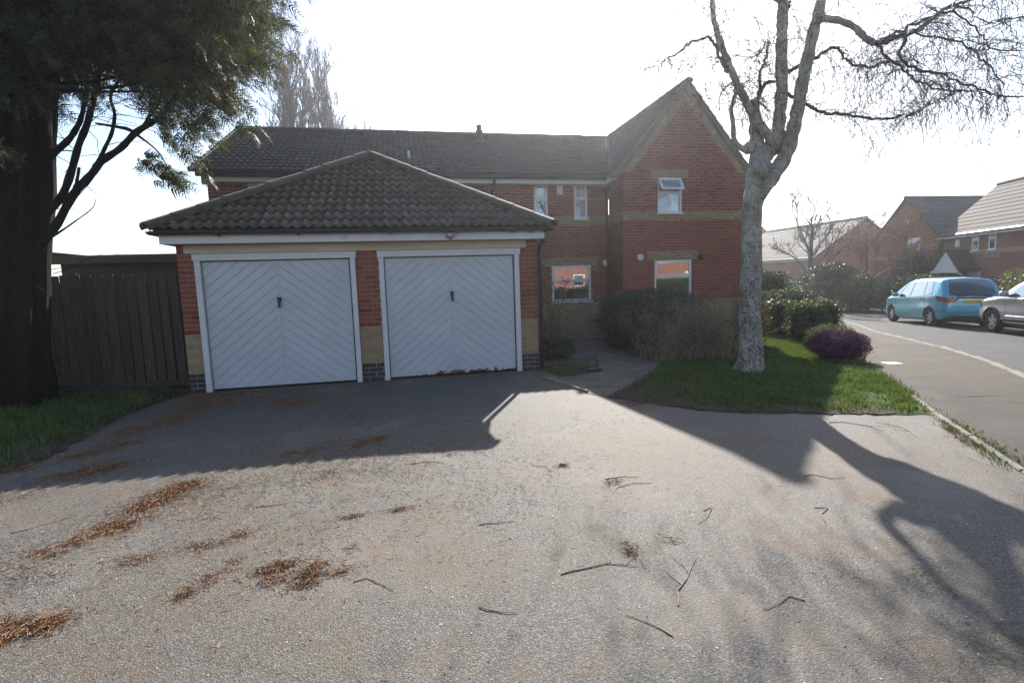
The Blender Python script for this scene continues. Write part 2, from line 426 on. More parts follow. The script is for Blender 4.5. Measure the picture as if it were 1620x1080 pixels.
    # cars
    def paint(name, col, metal=.35):
        s = S(name); fl = s.noise(900, 1, s.obj()); c = s.mix(s.ramp(fl, [(.4, 0), (.7, .12)]), col, tuple(min(1, x*1.6) for x in col))
        s.fin(c, .28, .5, Metallic=metal); s.b.inputs['Coat Weight'].default_value = .8; s.b.inputs['Coat Roughness'].default_value = .04; M[name] = s.m
    paint('paint_blue', (.06, .36, .48)); paint('paint_silver', (.42, .43, .44), .5); paint('paint_maroon', (.22, .05, .05), .3)
    plain('car_glass', (.012, .016, .02), .05, .7, .1)
    s = S('car_glass'); lw = s.n('LayerWeight', {'Blend': .3}).outputs['Fresnel']
    gl = s.n('BsdfGlossy', {'Color': (.30, .35, .40, 1), 'Roughness': .02}); df = s.n('BsdfPrincipled', {'Base Color': (.015, .02, .025, 1), 'Roughness': .1})
    fac = s.n('MapRange', {'Value': lw, 'From Min': 0, 'From Max': 1, 'To Min': .05, 'To Max': .9}).outputs[0]
    mx = s.n('MixShader', {0: fac, 1: df.outputs[0], 2: gl.outputs[0]}); s.t.links.new(mx.outputs[0], s.out.inputs[0]); M['car_glass'] = s.m
    plain('tyre', (.018, .018, .019), .85, .25, .2, 20)
    plain('alloy', (.50, .51, .53), .3, .5, .06, 8, .8)
    plain('alloy_dark', (.06, .06, .065), .35, .5, .1, 8, .6)
    plain('chrome', (.7, .7, .72), .12, .5, .03, 5, 1)
    plain('lamp_red', (.45, .012, .018), .15, .6, .15, 20)
    plain('lamp_orange', (.7, .2, .02), .2, .5, .1, 20)
    plain('plate_yellow', (.62, .42, .015), .4, .4, .05)
    plain('plate_black', (.01, .01, .01), .4, .4, .05)
    plain('slate_sign', (.55, .54, .52), .5, .4, .1)
mk_mats()
# ------------------------------------------------------------------ ground
GROUND_POLY = [(-260, -140), (320, -140), (320, 420), (-260, 420)]
def big_ground():
    xs = np.unique(np.concatenate([np.linspace(-260, -20, 9), np.linspace(-20, 60, 81), np.linspace(60, 320, 10)]))
    ys = np.unique(np.concatenate([np.linspace(-140, -10, 6), np.linspace(-10, 60, 71), np.linspace(60, 420, 12)]))
    X, Y = np.meshgrid(xs, ys); Z = gzn(X, Y)-.10
    V = np.stack([X, Y, Z], -1).reshape(-1, 3); w = len(xs); F = []
    for j in range(len(ys)-1):
        for i in range(w-1): F.append((j*w+i, j*w+i+1, (j+1)*w+i+1, (j+1)*w+i))
    tag(npmesh('ground', V, F, M['grass_ground'], smooth=True), kind='structure')
big_ground()
INNER = [(2.0, -1), (3.2, .9), (4.54, 2.91), (5.39, 4.17), (6.52, 5.7), (7.49, 7.0), (8.3, 8.1), (10.45, 10.5), (13.2, 13.6), (15.6, 16.6), (17.6, 20), (18.4, 25), (18.6, 32)]
OUTER = [(4.4, -1.5), (6.35, 2.2), (8.76, 5.71), (9.97, 7.08), (11.12, 8.63), (12.55, 10.9), (13.7, 12.8), (15.4, 15.0), (17.3, 17.8), (19, 21), (19.8, 25), (20, 32)]
FAR = [(10.0, -2), (12.9, 4.0), (16.6, 9.4), (19.6, 13.6), (21.8, 17.5), (23.2, 21), (24.2, 24.5), (24.6, 32)]
DRIVE = [(-3.3, 8.80), (-3.57, 7.47), (-3.42, 5.61), (-3.56, 5.28), (-4.6, 3.2), (-6.5, 0), (-7.5, -6), (2.2, -6), (2.0, -1), (3.2, .9), (4.54, 2.91), (5.39, 4.17), (5.42, 4.35), (4.44, 4.74), (3.54, 5.13), (3.08, 5.57), (2.57, 6.3), (2.34, 6.62), (2.08, 7.92), (2.2, 8.80)]
PATH = [(2.2, 8.80), (2.08, 7.92), (2.34, 6.62), (2.57, 6.3), (3.3, 7.0), (4.3, 8.1), (5.0, 9.5), (5.52, 12.38), (5.52, 13.27), (2.25, 13.27)]
LAWN_R = [(2.57, 6.3), (3.08, 5.57), (3.54, 5.13), (4.44, 4.74), (5.42, 4.35), (5.39, 4.17), (6.52, 5.7), (7.49, 7.0), (8.3, 8.1), (10.45, 10.5), (13.2, 13.6), (9.2, 12.38), (5.52, 12.38), (5.0, 9.5), (4.3, 8.1), (3.3, 7.0)]
LAWN_L = [(-3.3, 8.80), (-3.57, 7.47), (-3.42, 5.61), (-3.56, 5.28), (-4.6, 3.2), (-6.5, 0), (-14, 0), (-14, 11.5), (-3.3, 11.5)]
DRIVE_WIDE = [(-3.3, 9.0), (-3.9, 7.47), (-3.9, 5.61), (-4.1, 5.28), (-5.2, 3.2), (-7.0, 0), (-7.5, -6), (2.2, -6), (2.0, -1), (3.2, .9), (4.54, 2.91), (5.39, 4.17), (5.9, 4.85), (4.7, 5.3), (3.9, 5.7), (3.4, 6.3), (3.0, 6.9), (2.6, 7.4), (2.2, 7.92), (2.2, 8.80)]
def ragged(pts, amp, seed, step=.07):
    rr = random.Random(seed); out = [pts[0]]
    for (x0, y0), (x1, y1) in zip(pts, pts[1:]):
        L = math.hypot(x1-x0, y1-y0); n = max(1, int(L/step)); nx, ny = (y1-y0)/L, -(x1-x0)/L
        for i in range(1, n):
            a = rr.gauss(0, amp); out.append((x0+(x1-x0)*i/n+nx*a, y0+(y1-y0)*i/n+ny*a))
        out.append((x1, y1))
    return out
sheet('driveway', DRIVE_WIDE, .0, M['drive_tarmac'], .6)
pave = sheet('pavement', INNER[:4]+[(p[0]-.3, p[1]+.15) for p in INNER[4:]]+OUTER[::-1], .004, M['pavement_tarmac'], .7)
sheet('road', OUTER+FAR[::-1], -.035, M['road_tarmac'], .8)
sheet('path', PATH, .004, M['path_concrete'], .7)
sheet('lawn', ragged(LAWN_R[:5], .022, 1)+ragged(LAWN_R[6:11], .014, 2)+LAWN_R[11:], .008, M['grass_ground'], .5, .001)
sheet('lawn', ragged(LAWN_L[:5], .03, 3)+LAWN_L[5:], .008, M['grass_ground'], .6, .001)
sheet('soil_edge', ragged([(2.57, 6.3), (3.08, 5.57), (3.54, 5.13), (4.44, 4.74), (5.3, 4.40)], .035, 4)+[ (5.2, 4.55), (4.55, 4.98), (4.0, 5.4), (3.75, 6.0), (4.2, 7.2), (4.9, 8.6), (4.3, 8.1), (3.3, 7.0)], .012, M['soil'], .4, .001)
sheet('soil_edge', ragged([(-3.32, 8.80), (-3.59, 7.47), (-3.44, 5.61), (-3.58, 5.28), (-4.0, 4.4)], .04, 5)+[ (-4.15, 4.5), (-3.8, 5.4), (-3.85, 7.5), (-3.7, 8.8), (-4.6, 9.45), (-3.3, 9.45)], .012, M['soil'], .4, .001)
sheet('verge', FAR+[(34, 32), (34, 5), (24, -2)], .01, M['grass_ground'], 1.0)
sheet('footpath', FAR+[(p[0]+1.7, p[1]-.6) for p in FAR[::-1]], .03, M['pavement_tarmac'], 1.0)

def along(poly, step, start=0):
    """points with headings at even steps on a polyline"""
    out = []; acc = start
    for (x0, y0), (x1, y1) in zip(poly, poly[1:]):
        L = math.hypot(x1-x0, y1-y0)
        while acc < L:
            t = acc/L; out.append((x0+(x1-x0)*t, y0+(y1-y0)*t, math.atan2(y1-y0, x1-x0))); acc += step
        acc -= L
    return out
def stone_mesh(name, l, w, h):
    b = MB().box(-l/2, l/2, -w/2, w/2, -h, 0); me_o = b.build(name, M['kerb_concrete'], bevel=.012)
    me = me_o.data; bpy.data.objects.remove(me_o); return me
s_ = S('kerb_concrete'); p_ = s_.pos(); f_ = s_.noise(4, 6, p_, .65)
c_ = s_.ramp(f_, [(.3, (.17, .155, .13)), (.6, (.27, .25, .215)), (.8, (.33, .31, .27))]); c_ = s_.mix(s_.math('MULTIPLY', s_.rnd(), .3), c_, (.12, .11, .08))
s_.bump(s_.noise(90, 3, p_), .4, .004); M['kerb_concrete'] = s_.fin(c_, .9, .25)
ks = stone_mesh('kerb_stone', .905, .13, .2); es = stone_mesh('edging_stone', .905, .055, .2)
for x, y, a in along(OUTER[:11], .915, .3):
    o = link('kerb_stone', ks, pave); o.location = (x, y, gz(x, y)+.012); o.rotation_euler = (0, 0, a)
for x, y, a in along(INNER[1:5], .915, .1)[:6]:
    o = link('edging_stone', es, pave); o.location = (x-.03*math.sin(a)*-1-.04, y, gz(x, y)+.022); o.rotation_euler = (0, 0, a)
# ------------------------------------------------------------------ masonry helpers
BL, BH, MJ = .215, .065, .010
def brick_cells(x0, x1, z0, z1, holes=(), xlim=None, seed=0, phase=0):
    """stretcher bond cells clipped to a wall face; holes = (xa,xb,za,zb)"""
    out = []; n = int((z1-z0)/(BH+MJ))+1
    for k in range(n):
        za = z0+k*(BH+MJ); zb = min(za+BH, z1)
        if zb-za < .02: continue
        lo, hi = (x0, x1) if xlim is None else xlim((za+zb)/2)
        segs = [(lo, hi)]
        for ha, hb, hc, hd in holes:
            if hc < (za+zb)/2 < hd:
                ns = []
                for a, b in segs:
                    if hb <= a or ha >= b: ns.append((a, b)); continue
                    if ha > a: ns.append((a, ha-.004))
                    if hb < b: ns.append((hb+.004, b))
                segs = ns
        st = x0-(BL+MJ)*(.5 if (k+phase) % 2 else 0)
        for a, b in segs:
            i = int((a-st)/(BL+MJ))-1; x = st+i*(BL+MJ)
            while x < b:
                xa, xb = max(x, a), min(x+BL, b)
                if xb-xa > .025: out.append((xa, xb, za, zb))
                x += BL+MJ
    return out
def bricks_joined(cells, place, name, mat, parent, depth=.007, seed=1):
    """place(x, z, d) -> world point; d = how far proud of the mortar"""
    V = []; F = []; rr = random.Random(seed)
    for xa, xb, za, zb in cells:
        n = len(V); d = depth+rr.uniform(-.0018, .0018); e = .0025
        V += [place(xa, za, 0), place(xb, za, 0), place(xb, zb, 0), place(xa, zb, 0),
              place(xa+e, za+e, d), place(xb-e, za+e, d), place(xb-e, zb-e, d), place(xa+e, zb-e, d)]
        F += [(n+4, n+5, n+6, n+7), (n, n+1, n+5, n+4), (n+1, n+2, n+6, n+5), (n+2, n+3, n+7, n+6), (n+3, n, n+4, n+7)]
    return tag(npmesh(name, V, F, mat, parent), kind='stuff')
_bm = {}
def brick_mesh(l, h, mat):
    key = (round(l, 2), round(h, 3), mat.name)
    if key not in _bm:
        b = MB().box(-l/2, l/2, 0, .04, -h/2, h/2); o = b.build('brick', mat, bevel=.003, local=True)
        _bm[key] = o.data; bpy.data.objects.remove(o)
    return _bm[key]
def brick_objs(cells, y, mat, parent, rr):
    """separate bricks on a wall face that looks towards -Y; y = front plane of the bricks"""
    og = org(parent); y = y+.005
    for xa, xb, za, zb in cells:
        o = link('brick', brick_mesh(xb-xa, zb-za, mat), parent)
        o.location = Vector(((xa+xb)/2, y+rr.uniform(-.002, .002), (za+zb)/2))-og

# ------------------------------------------------------------------ roof tile helpers
def tile_verts(w=.30, l=.345, amp=.034, nose=.022, nu=12):
    top0 = []; top1 = []; low = []
    for i in range(nu+1):
        u = i/nu; hgt = amp*(0.5+0.5*math.cos(2*math.pi*2*u))**1.2
        top0.append((u*w, 0, hgt+nose)); top1.append((u*w, l, hgt)); low.append((u*w, .002, hgt+nose-.017))
    return top0, top1, low
def tile_mesh(name, mat, w=.30, l=.345, amp=.034, nose=.022, nu=12):
    a, b, c = tile_verts(w, l, amp, nose, nu); n = nu+1
    V = a+b+c; F = []
    for i in range(nu):
        F.append((i, i+1, n+i+1, n+i)); F.append((2*n+i, 2*n+i+1, i+1, i))
    me = bpy.data.meshes.new(name); me.from_pydata(V, [], F); me.materials.append(mat)
    me.polygons.foreach_set('use_smooth', [k % 2 == 0 for k in range(len(F))])
    return me
def slope_frame(o, a, b):
    a = Vector(a).normalized(); b = Vector(b).normalized(); n = a.cross(b)
    m = Matrix.Identity(4)
    for i in range(3): m[i][0] = a[i]; m[i][1] = b[i]; m[i][2] = n[i]; m[i][3] = o[i]
    return m
def lay_tiles(parent, frame, W, L, mat, gauge=.30, w=.30, clips=(), n_single=0, seed=1, amp=.034, order=None, nose=.034):
    """tiles on a slope W wide, L long; clips = (a,b,c) keep a*u+b*v<=c; the first n_single are objects, the rest joined"""
    me = tile_mesh('roof_tile', mat, w, gauge+.045, amp, nose); og = Matrix.Translation(-org(parent)); rr = random.Random(seed)
    cells = []
    rows = int(math.ceil(L/gauge)); cols = int(math.ceil(W/w))
    for r in range(rows):
        for c in range(cols):
            u, v = c*w, r*gauge
            box = [(u, v), (u+w, v), (u+w, v+gauge), (u, v+gauge)]
            cl = list(clips)+[(1, 0, W), (0, 1, L)]
            poly = box
            for k in cl:
                poly = clip_poly(poly, *k)
                if not poly: break
            if not poly: continue
            full = all(k[0]*x+k[1]*y <= k[2]+1e-6 for k in cl for x, y in box)
            cells.append((u, v, full))
    if order: cells.sort(key=order)
    jV = []; jF = []; jS = []
    cnt = 0
    for u, v, full in cells:
        jit = Matrix.Translation((rr.uniform(-.003, .003), rr.uniform(-.006, .006), rr.uniform(0, .004)))
        m = frame @ Matrix.Translation((u, v, 0)) @ jit
        if full and cnt < n_single:
            o = link('roof_tile', me, parent); o.matrix_local = og @ m; cnt += 1; continue
        bm = bmesh.new(); bm.from_mesh(me)
        if not full:
            for a, b, c in list(clips)+[(1, 0, W), (0, 1, L)]:
                d = math.hypot(a, b); t = (c-a*u-b*v)/(d*d)
                bmesh.ops.bisect_plane(bm, geom=bm.verts[:]+bm.edges[:]+bm.faces[:], plane_co=(a*t, b*t, 0), plane_no=(a, b, 0), clear_outer=True)
        if not bm.faces: bm.free(); continue
        if cnt < n_single:
            nm = bpy.data.meshes.new('roof_tile'); bm.to_mesh(nm); nm.materials.append(mat)
            o = link('roof_tile', nm, parent); o.matrix_local = og @ m; cnt += 1
        else:
            bm.verts.index_update(); n0 = len(jV)
            jV += [tuple(m @ x.co) for x in bm.verts]; jF += [tuple(n0+x.index for x in f.verts) for f in bm.faces]; jS += [f.smooth for f in bm.faces]
        bm.free()
    if jV:
        b = MB(); b.v = jV; b.f = jF
        o = b.build('roof_tiles', mat, parent, fix=False); tag(o, kind='stuff'); o.data.polygons.foreach_set('use_smooth', jS)
def ridge_run(parent, a, b, mat, n, r=.11, up=(0, 0, 1), sag=.0, name='ridge_tile'):
    """half-round cap tiles laid end to end from a to b, each its own piece"""
    a, b, up = Vector(a), Vector(b), Vector(up); d = (b-a)/n; L = d.length; dn = d.normalized()
    sx = dn.cross(up).normalized(); u = sx.cross(dn)
    pts = []; k = 6
    for e, rr_ in ((0, r), (L*.985, r*.93)):
        for j in range(k+1):
            t = math.pi*(-.12+1.24*j/k); pts.append((math.cos(t)*rr_*1.15, e, math.sin(t)*rr_*.72))
        for j in range(k+1):
            t = math.pi*(-.12+1.24*j/k); pts.append((math.cos(t)*rr_*1.02, e, math.sin(t)*rr_*.62-.012))
    n1 = k+1; F = []
    for j in range(k):
        F.append((j, j+1, 2*n1+j+1, 2*n1+j)); F.append((j, n1+j, n1+j+1, j+1)); F.append((2*n1+j, 2*n1+j+1, 3*n1+j+1, 3*n1+j))
    me = bpy.data.meshes.new(name); me.from_pydata(pts, [], F); me.materials.append(mat)
    og = org(parent); rr = random.Random(5)
    for i in range(n):
        m = Matrix.Identity(4); o_ = a+d*i-og+u*rr.uniform(-.004, .006)
        for q in range(3): m[q][0] = sx[q]; m[q][1] = dn[q]; m[q][2] = u[q]; m[q][3] = o_[q]
        o = link(name, me, parent); o.matrix_local = m

# ------------------------------------------------------------------ garage
GX0, GX1, GY = -3.25, 2.29, 8.68
EX0, EX1, EY, EZ = -3.45, 2.47, 8.31, 2.42      # eaves
RZ = 4.16
def garage():
    rr = random.Random(11)
    g = thing('garage', 'double garage with two white chevron-boarded doors and a hipped brown tiled roof', 'garage', (-.5, GY, 0))
    wall = MB()
    YB = 12.95; ff = GY+.012       # mortar face just behind the brick faces
    piers = [(GX0, -3.02), (-.69, -.34), (1.98, GX1)]
    for a, b in piers: wall.box(a+.002, b-.002, ff, ff+.3, -.1, 2.235)
    wall.box(GX0+.012, GX0+.2, ff+.3, YB, -.1, 2.4); wall.box(GX1-.2, GX1-.012, ff+.3, YB, -.1, 2.4); wall.box(GX0+.2, GX1-.2, YB-.2, YB, -.1, 2.4)
    for a, b in ((-3.02, -.69), (-.34, 1.98)): wall.box(a-.002, b+.002, ff+.02, ff+.25, 2.105, 2.235)
    w = wall.build('wall', M['mortar'], g)
    ph = 0
    for a, b in piers:
        for z0, z1, m in ((0, .295, 'brick_blue'), (.30, .895, 'brick_buff'), (.90, 2.235, 'brick_red')):
            cells = brick_cells(a, b, z0, z1, phase=ph)
            brick_objs(cells, GY, M[m], w, rr)
        ph += 1
    for sx, X in ((-1, GX0), (1, GX1)):
        for z0, z1, m in ((0, .295, 'brick_blue'), (.30, .895, 'brick_buff'), (.90, 2.3, 'brick_red')):
            cells = brick_cells(GY+.05, YB, z0, z1)
            bricks_joined(cells, (lambda y, z, d, X=X, sx=sx: (X-sx*.012+sx*d, y, z)), 'brickwork', M[m], w)
    # doors
    for k, (a, b, pm) in enumerate(((-3.02, -.69, 'door_paint'), (-.34, 1.98, 'door_paint_peeling'))):
        fr = MB(); pw = .085
        fr.box(a+.005, a+pw, GY-.035, GY+.07, .0, 2.0); fr.box(b-pw, b-.005, GY-.035, GY+.07, .0, 2.0)
        fr.box(a-.015, b+.015, GY-.042, GY+.07, 2.0, 2.105)
        fr.build('door_frame', M['white_paint'], g, bevel=.006)
        x0, x1, z0, z1 = a+pw+.012, b-pw-.022, .035, 1.985
        tl = (.0 if k == 0 else .012)
        yd = GY+.035
        door = MB().box(x0, x1, yd, yd+.03, z0, z1).build('garage_door', M['door_groove'], g)
        tag(door, ['white chevron door, plain lower edge', 'white chevron door with red paint showing along its flaking lower edge'][k])
        xm = (x0+x1)/2; sl = .80; pitch = .158
        for side in (0, 1):
            xa, xb = (x0, xm-.012) if side == 0 else (xm+.012, x1)
            base = [(xa, z0), (xb, z0), (xb, z1), (xa, z1)]
            # lines z = c + s*(x-xm); left half rises to the middle
            sg = sl if side == 0 else -sl
            c = z0-1.2*sl+rr.uniform(0, .05)
            while c < z1+1.2*sl:
                gp = .003
                pl = clip_poly(base, -sg, 1, c+pitch-sg*xm-gp)
                pl = clip_poly(pl, sg, -1, -(c-sg*xm)-gp) if pl else pl
                if pl and len(pl) >= 3:
                    ar = abs(sum(p[0]*q[1]-q[0]*p[1] for p, q in zip(pl, pl[1:]+pl[:1])))/2
                    if ar > .0012:
                        yy = yd-.011+rr.uniform(-.0012, .0012)
                        MB().prism([(x, yy, z) for x, z in pl], (0, .012, 0)).build('plank', M[pm], door, bevel=.003)
                c += pitch
        MB().box(xm-.011, xm+.011, yd-.011, yd+.001, z0, z1).build('centre_strip', M[pm], door)
        hb = MB(); hx, hz = xm+(-.012 if k == 0 else .005), 1.375
        hb.box(hx-.03, hx+.03, yd-.028, yd-.012, hz-.03, hz+.045); hb.tube([(hx, yd-.028, hz+.01), (hx, yd-.055, hz+.01)], .018, 10)
        hb.box(hx-.016, hx+.02, yd-.07, yd-.05, hz-.12, hz+.035)
        hb.build('handle', M['iron'], door, bevel=.004)
    # lintel board, fascia, soffit, gutter
    MB().box(-3.13, 2.10, GY-.055, GY+.012, 2.108, 2.232).build('lintel_board', M['cream_board'], g, bevel=.005)
    fy = 8.40
    fb = MB().box(EX0+.10, EX1-.11, fy, fy+.025, 2.235, 2.375); fb.box(EX0+.10, EX0+.125, fy+.025, YB, 2.235, 2.375); fb.box(EX1-.135, EX1-.11, fy+.025, YB, 2.235, 2.375)
    fb.build('fascia', M['white_paint'], g, bevel=.004)
    MB().box(EX0+.125, EX1-.135, fy+.025, GY+.3, 2.24, 2.255).build('soffit', M['cream_board'], g)
    def gutter(path, r=.058, nm='gutter'):
        b = MB(); P = [Vector(p) for p in path]; k = 8
        for a_, b_ in zip(P, P[1:]):
            d = (b_-a_).normalized(); sx = d.cross(Vector((0, 0, 1))); prof = []
            for j in range(k+1):
                t = math.pi*j/k; prof.append((math.cos(t)*r, -math.sin(t)*r))
            for j in range(k, -1, -1):
                t = math.pi*j/k; prof.append((math.cos(t)*(r-.006), -math.sin(t)*(r-.006)))
            n = len(b.v); m = len(prof)
            for e in (a_, b_):
                b.v += [tuple(e+sx*x+Vector((0, 0, z))) for x, z in prof]
            for j in range(m):
                q = (j+1) % m; b.f.append((n+j, n+q, n+m+q, n+m+j))
            b.f.append(tuple(range(n, n+m))); b.f.append(tuple(range(n+m, n+2*m)))
        return b
    gy = fy-.062
    gutter([(EX0+.02, gy, 2.41), (EX1-.0, gy, 2.41)]).build('gutter', M['black_plastic'], g, smooth=False)
    gutter([(EX1-.05, gy-.05, 2.408), (EX1-.05, YB, 2.408)]).build('gutter', M['black_plastic'], g)
    gutter([(EX0+.04, gy-.05, 2.408), (EX0+.04, YB, 2.408)]).build('gutter', M['black_plastic'], g)
    for x in (-2.55, -1.45, -.12, .92, 1.8, 2.12):
        MB().box(x-.012, x+.012, gy-.064, fy, 2.335, 2.36).box(x-.015, x+.015, gy-.064, gy-.058, 2.34, 2.415).build('gutter_bracket', M['black_plastic'], g)
    dp = MB().tube([(2.32, 8.43, 2.36), (2.35, 8.44, 2.25), (2.33, 8.47, 2.19), (2.17+.15, 8.6, 2.09), (2.325, 8.615, 2.05), (2.325, 8.62, .06)], .034, 10)
    dp.build('downpipe', M['black_plastic'], g, smooth=True)
    # flood lamp on the fascia
    fl = MB().box(.735, .865, fy-.075, fy-.03, 2.27, 2.345).box(.78, .82, fy-.03, fy, 2.28, 2.33).box(.775, .79, fy-.06, fy-.03, 2.225, 2.275).box(.81, .825, fy-.06, fy-.03, 2.225, 2.275)
    fl_o = fl.build('flood_lamp', M['black_plastic'], g, bevel=.006)
    MB().box(.752, .848, fy-.079, fy-.0755, 2.283, 2.332).build('lens', M['lens_glass'], fl_o)
    # roof
    xm = (EX0+EX1)/2; half = (EX1-EX0)/2; ry = EY+half; rise = RZ-EZ
    deck = MB(); dz = -.03
    A, B, C_ = (EX0, EY, EZ+dz), (EX1, EY, EZ+dz), (xm, ry, RZ+dz)
    D_, E_, F_ = (EX0, YB, EZ+dz), (EX1, YB, EZ+dz), (xm, YB, RZ+dz)
    deck.face([A, B, C_]); deck.face([B, E_, F_, C_]); deck.face([D_, A, C_, F_]); deck.face([D_, F_, E_]); deck.face([A, D_, E_, B])
    roof = deck.build('roof', M['roof_felt'], g)
    bL = math.hypot(half, rise)
    fr = slope_frame((EX0, EY, EZ-.012), (1, 0, 0), (0, half, rise))
    lay_tiles(roof, fr, 2*half, bL, M['tile_garage'], .285, .296, clips=[(-bL, half, 0), (bL, half, 2*half*bL)], n_single=300, order=lambda c: c[1], amp=.045, nose=.042)
    # side slopes: u along the eave, clipped by the hip
    LY = YB-EY
    fr = slope_frame((EX1, EY, EZ-.012), (0, 1, 0), (-half, 0, rise))
    lay_tiles(roof, fr, LY, bL, M['tile_garage'], .285, .296, clips=[(-bL, half, 0)], seed=3)
    fr = slope_frame((EX0, YB, EZ-.012), (0, -1, 0), (half, 0, rise))
    lay_tiles(roof, fr, LY, bL, M['tile_garage'], .285, .296, clips=[(bL, half, LY*bL)], seed=4)
    ridge_run(roof, (EX0-.02, EY-.02, EZ+.035), (xm, ry, RZ+.05), M['tile_ridge'], 11, .115, (-.4, -.4, 1), name='hip_tile')
    ridge_run(roof, (EX1+.02, EY-.02, EZ+.035), (xm, ry, RZ+.05), M['tile_ridge'], 11, .115, (.4, -.4, 1), name='hip_tile')
    ridge_run(roof, (xm, ry-.05, RZ+.05), (xm, YB, RZ+.05), M['tile_ridge'], 4, .115)
    # curled hip irons
    for sx, X in ((-1, EX0), (1, EX1)):
        pts = [(X+sx*(.0+.03*math.cos(t)), EY-.03-.03*math.cos(t), EZ+.07+.035*math.sin(t)) for t in np.linspace(-2.4, 2.2, 9)]
        MB().tube(pts, .008, 6).build('hip_iron', M['lead'], roof)
    return g
GAR = garage()
# ------------------------------------------------------------------ windows
def window(parent, x0, x1, z0, z1, y, split=.45, kind='plain', open_top=0, sill=True, name='window', fw=.055, scale=1.0):
    """uPVC window on a wall face that looks towards -Y; y = outer wall face. Frame is the part; panes, sash, sill its sub-parts"""
    ya, yb = y+.03, y+.10
    b = MB()
    b.box(x0, x0+fw, ya, yb, z0, z1); b.box(x1-fw, x1, ya, yb, z0, z1)
    b.box(x0+fw, x1-fw, ya, yb, z0, z0+fw); b.box(x0+fw, x1-fw, ya, yb, z1-fw, z1)
    zt = z1-(z1-z0)*split
    b.box(x0+fw, x1-fw, ya, yb, zt-fw*.6, zt+fw*.6)
    fo = b.build(name, M['upvc'], parent, bevel=.006)
    MB().box(x0+fw, x1-fw, y+.062, y+.068, z0+fw, zt-fw*.6).build('pane', M['window_glass'], fo)
    # top sash
    sx0, sx1, sz0, sz1 = x0+fw*.55, x1-fw*.55, zt+fw*.2, z1-fw*.35
    s = MB(); sw = .05
    s.box(sx0, sx0+sw, -.0, .045, sz0, sz1).box(sx1-sw, sx1, -.0, .045, sz0, sz1).box(sx0+sw, sx1-sw, 0, .045, sz0, sz0+sw).box(sx0+sw, sx1-sw, 0, .045, sz1-sw, sz1)
    p = MB().box(sx0+sw, sx1-sw, .018, .024, sz0+sw, sz1-sw)
    rot = Matrix.Translation((0, ya-.018, sz1)) @ Matrix.Rotation(-open_top, 4, 'X') @ Matrix.Translation((0, 0, -sz1))
    for q in (s, p): q.v = [tuple(rot @ Vector(v)) for v in q.v]
    s.build('sash', M['upvc'], fo, bevel=.005); p.build('sash_pane', M['window_glass'], fo)
    if sill: MB().box(x0-.03, x1+.03, y-.045, y+.06, z0-.035, z0).build('sill', M['upvc'], fo, bevel=.006)
    # what stands behind the glass
    if kind == 'shutter':
        sh = MB(); n = 3; w = (x1-x0-.12)/n
        for i in range(n):
            xa = x0+.06+i*w
            sh.box(xa, xa+.045, y+.16, y+.19, z0, z1); sh.box(xa+w-.045, xa+w, y+.16, y+.19, z0, z1); sh.box(xa+.045, xa+w-.045, y+.162, y+.188, zt-.03, zt+.03)
            z = z0+.06
            while z < z1-.05:
                if abs(z-zt) > .06: sh.obox(((2*xa+w)/2, y+.175, z), (w/2-.045, 0, 0), (0, .022, .02), (0, -.003, .0035))
                z += .062
        sh.build('shutter', M['shutter_white'], fo)
        MB().box(x0, x1, y+.5, y+.52, z0-.1, z1+.1).build('room', M['dark_room'], fo)
    elif kind == 'curtain':
        MB().box(x0, x1, y+.2, y+.22, z0-.05, z1+.05).build('blind', M['curtain'], fo)
    else:
        c = MB(); n = 9; w = (x1-x0)
        for sgn, xs in ((0, x0), (1, x1)):
            pts = [(xs+(1 if sgn == 0 else -1)*w*.16*i/n, y+.22+.02*math.sin(i*2.3)) for i in range(n+1)]
            for a_, b_ in zip(pts, pts[1:]): c.face([(*a_, z0-.05), (*b_, z0-.05), (*b_, z1+.05), (*a_, z1+.05)])
        c.build('curtain', M['curtain'], fo, fix=False)
        MB().box(x0-.1, x1+.1, y+.75, y+.77, z0-.2, z1+.2).build('room', M['dark_room'], fo)
    return fo

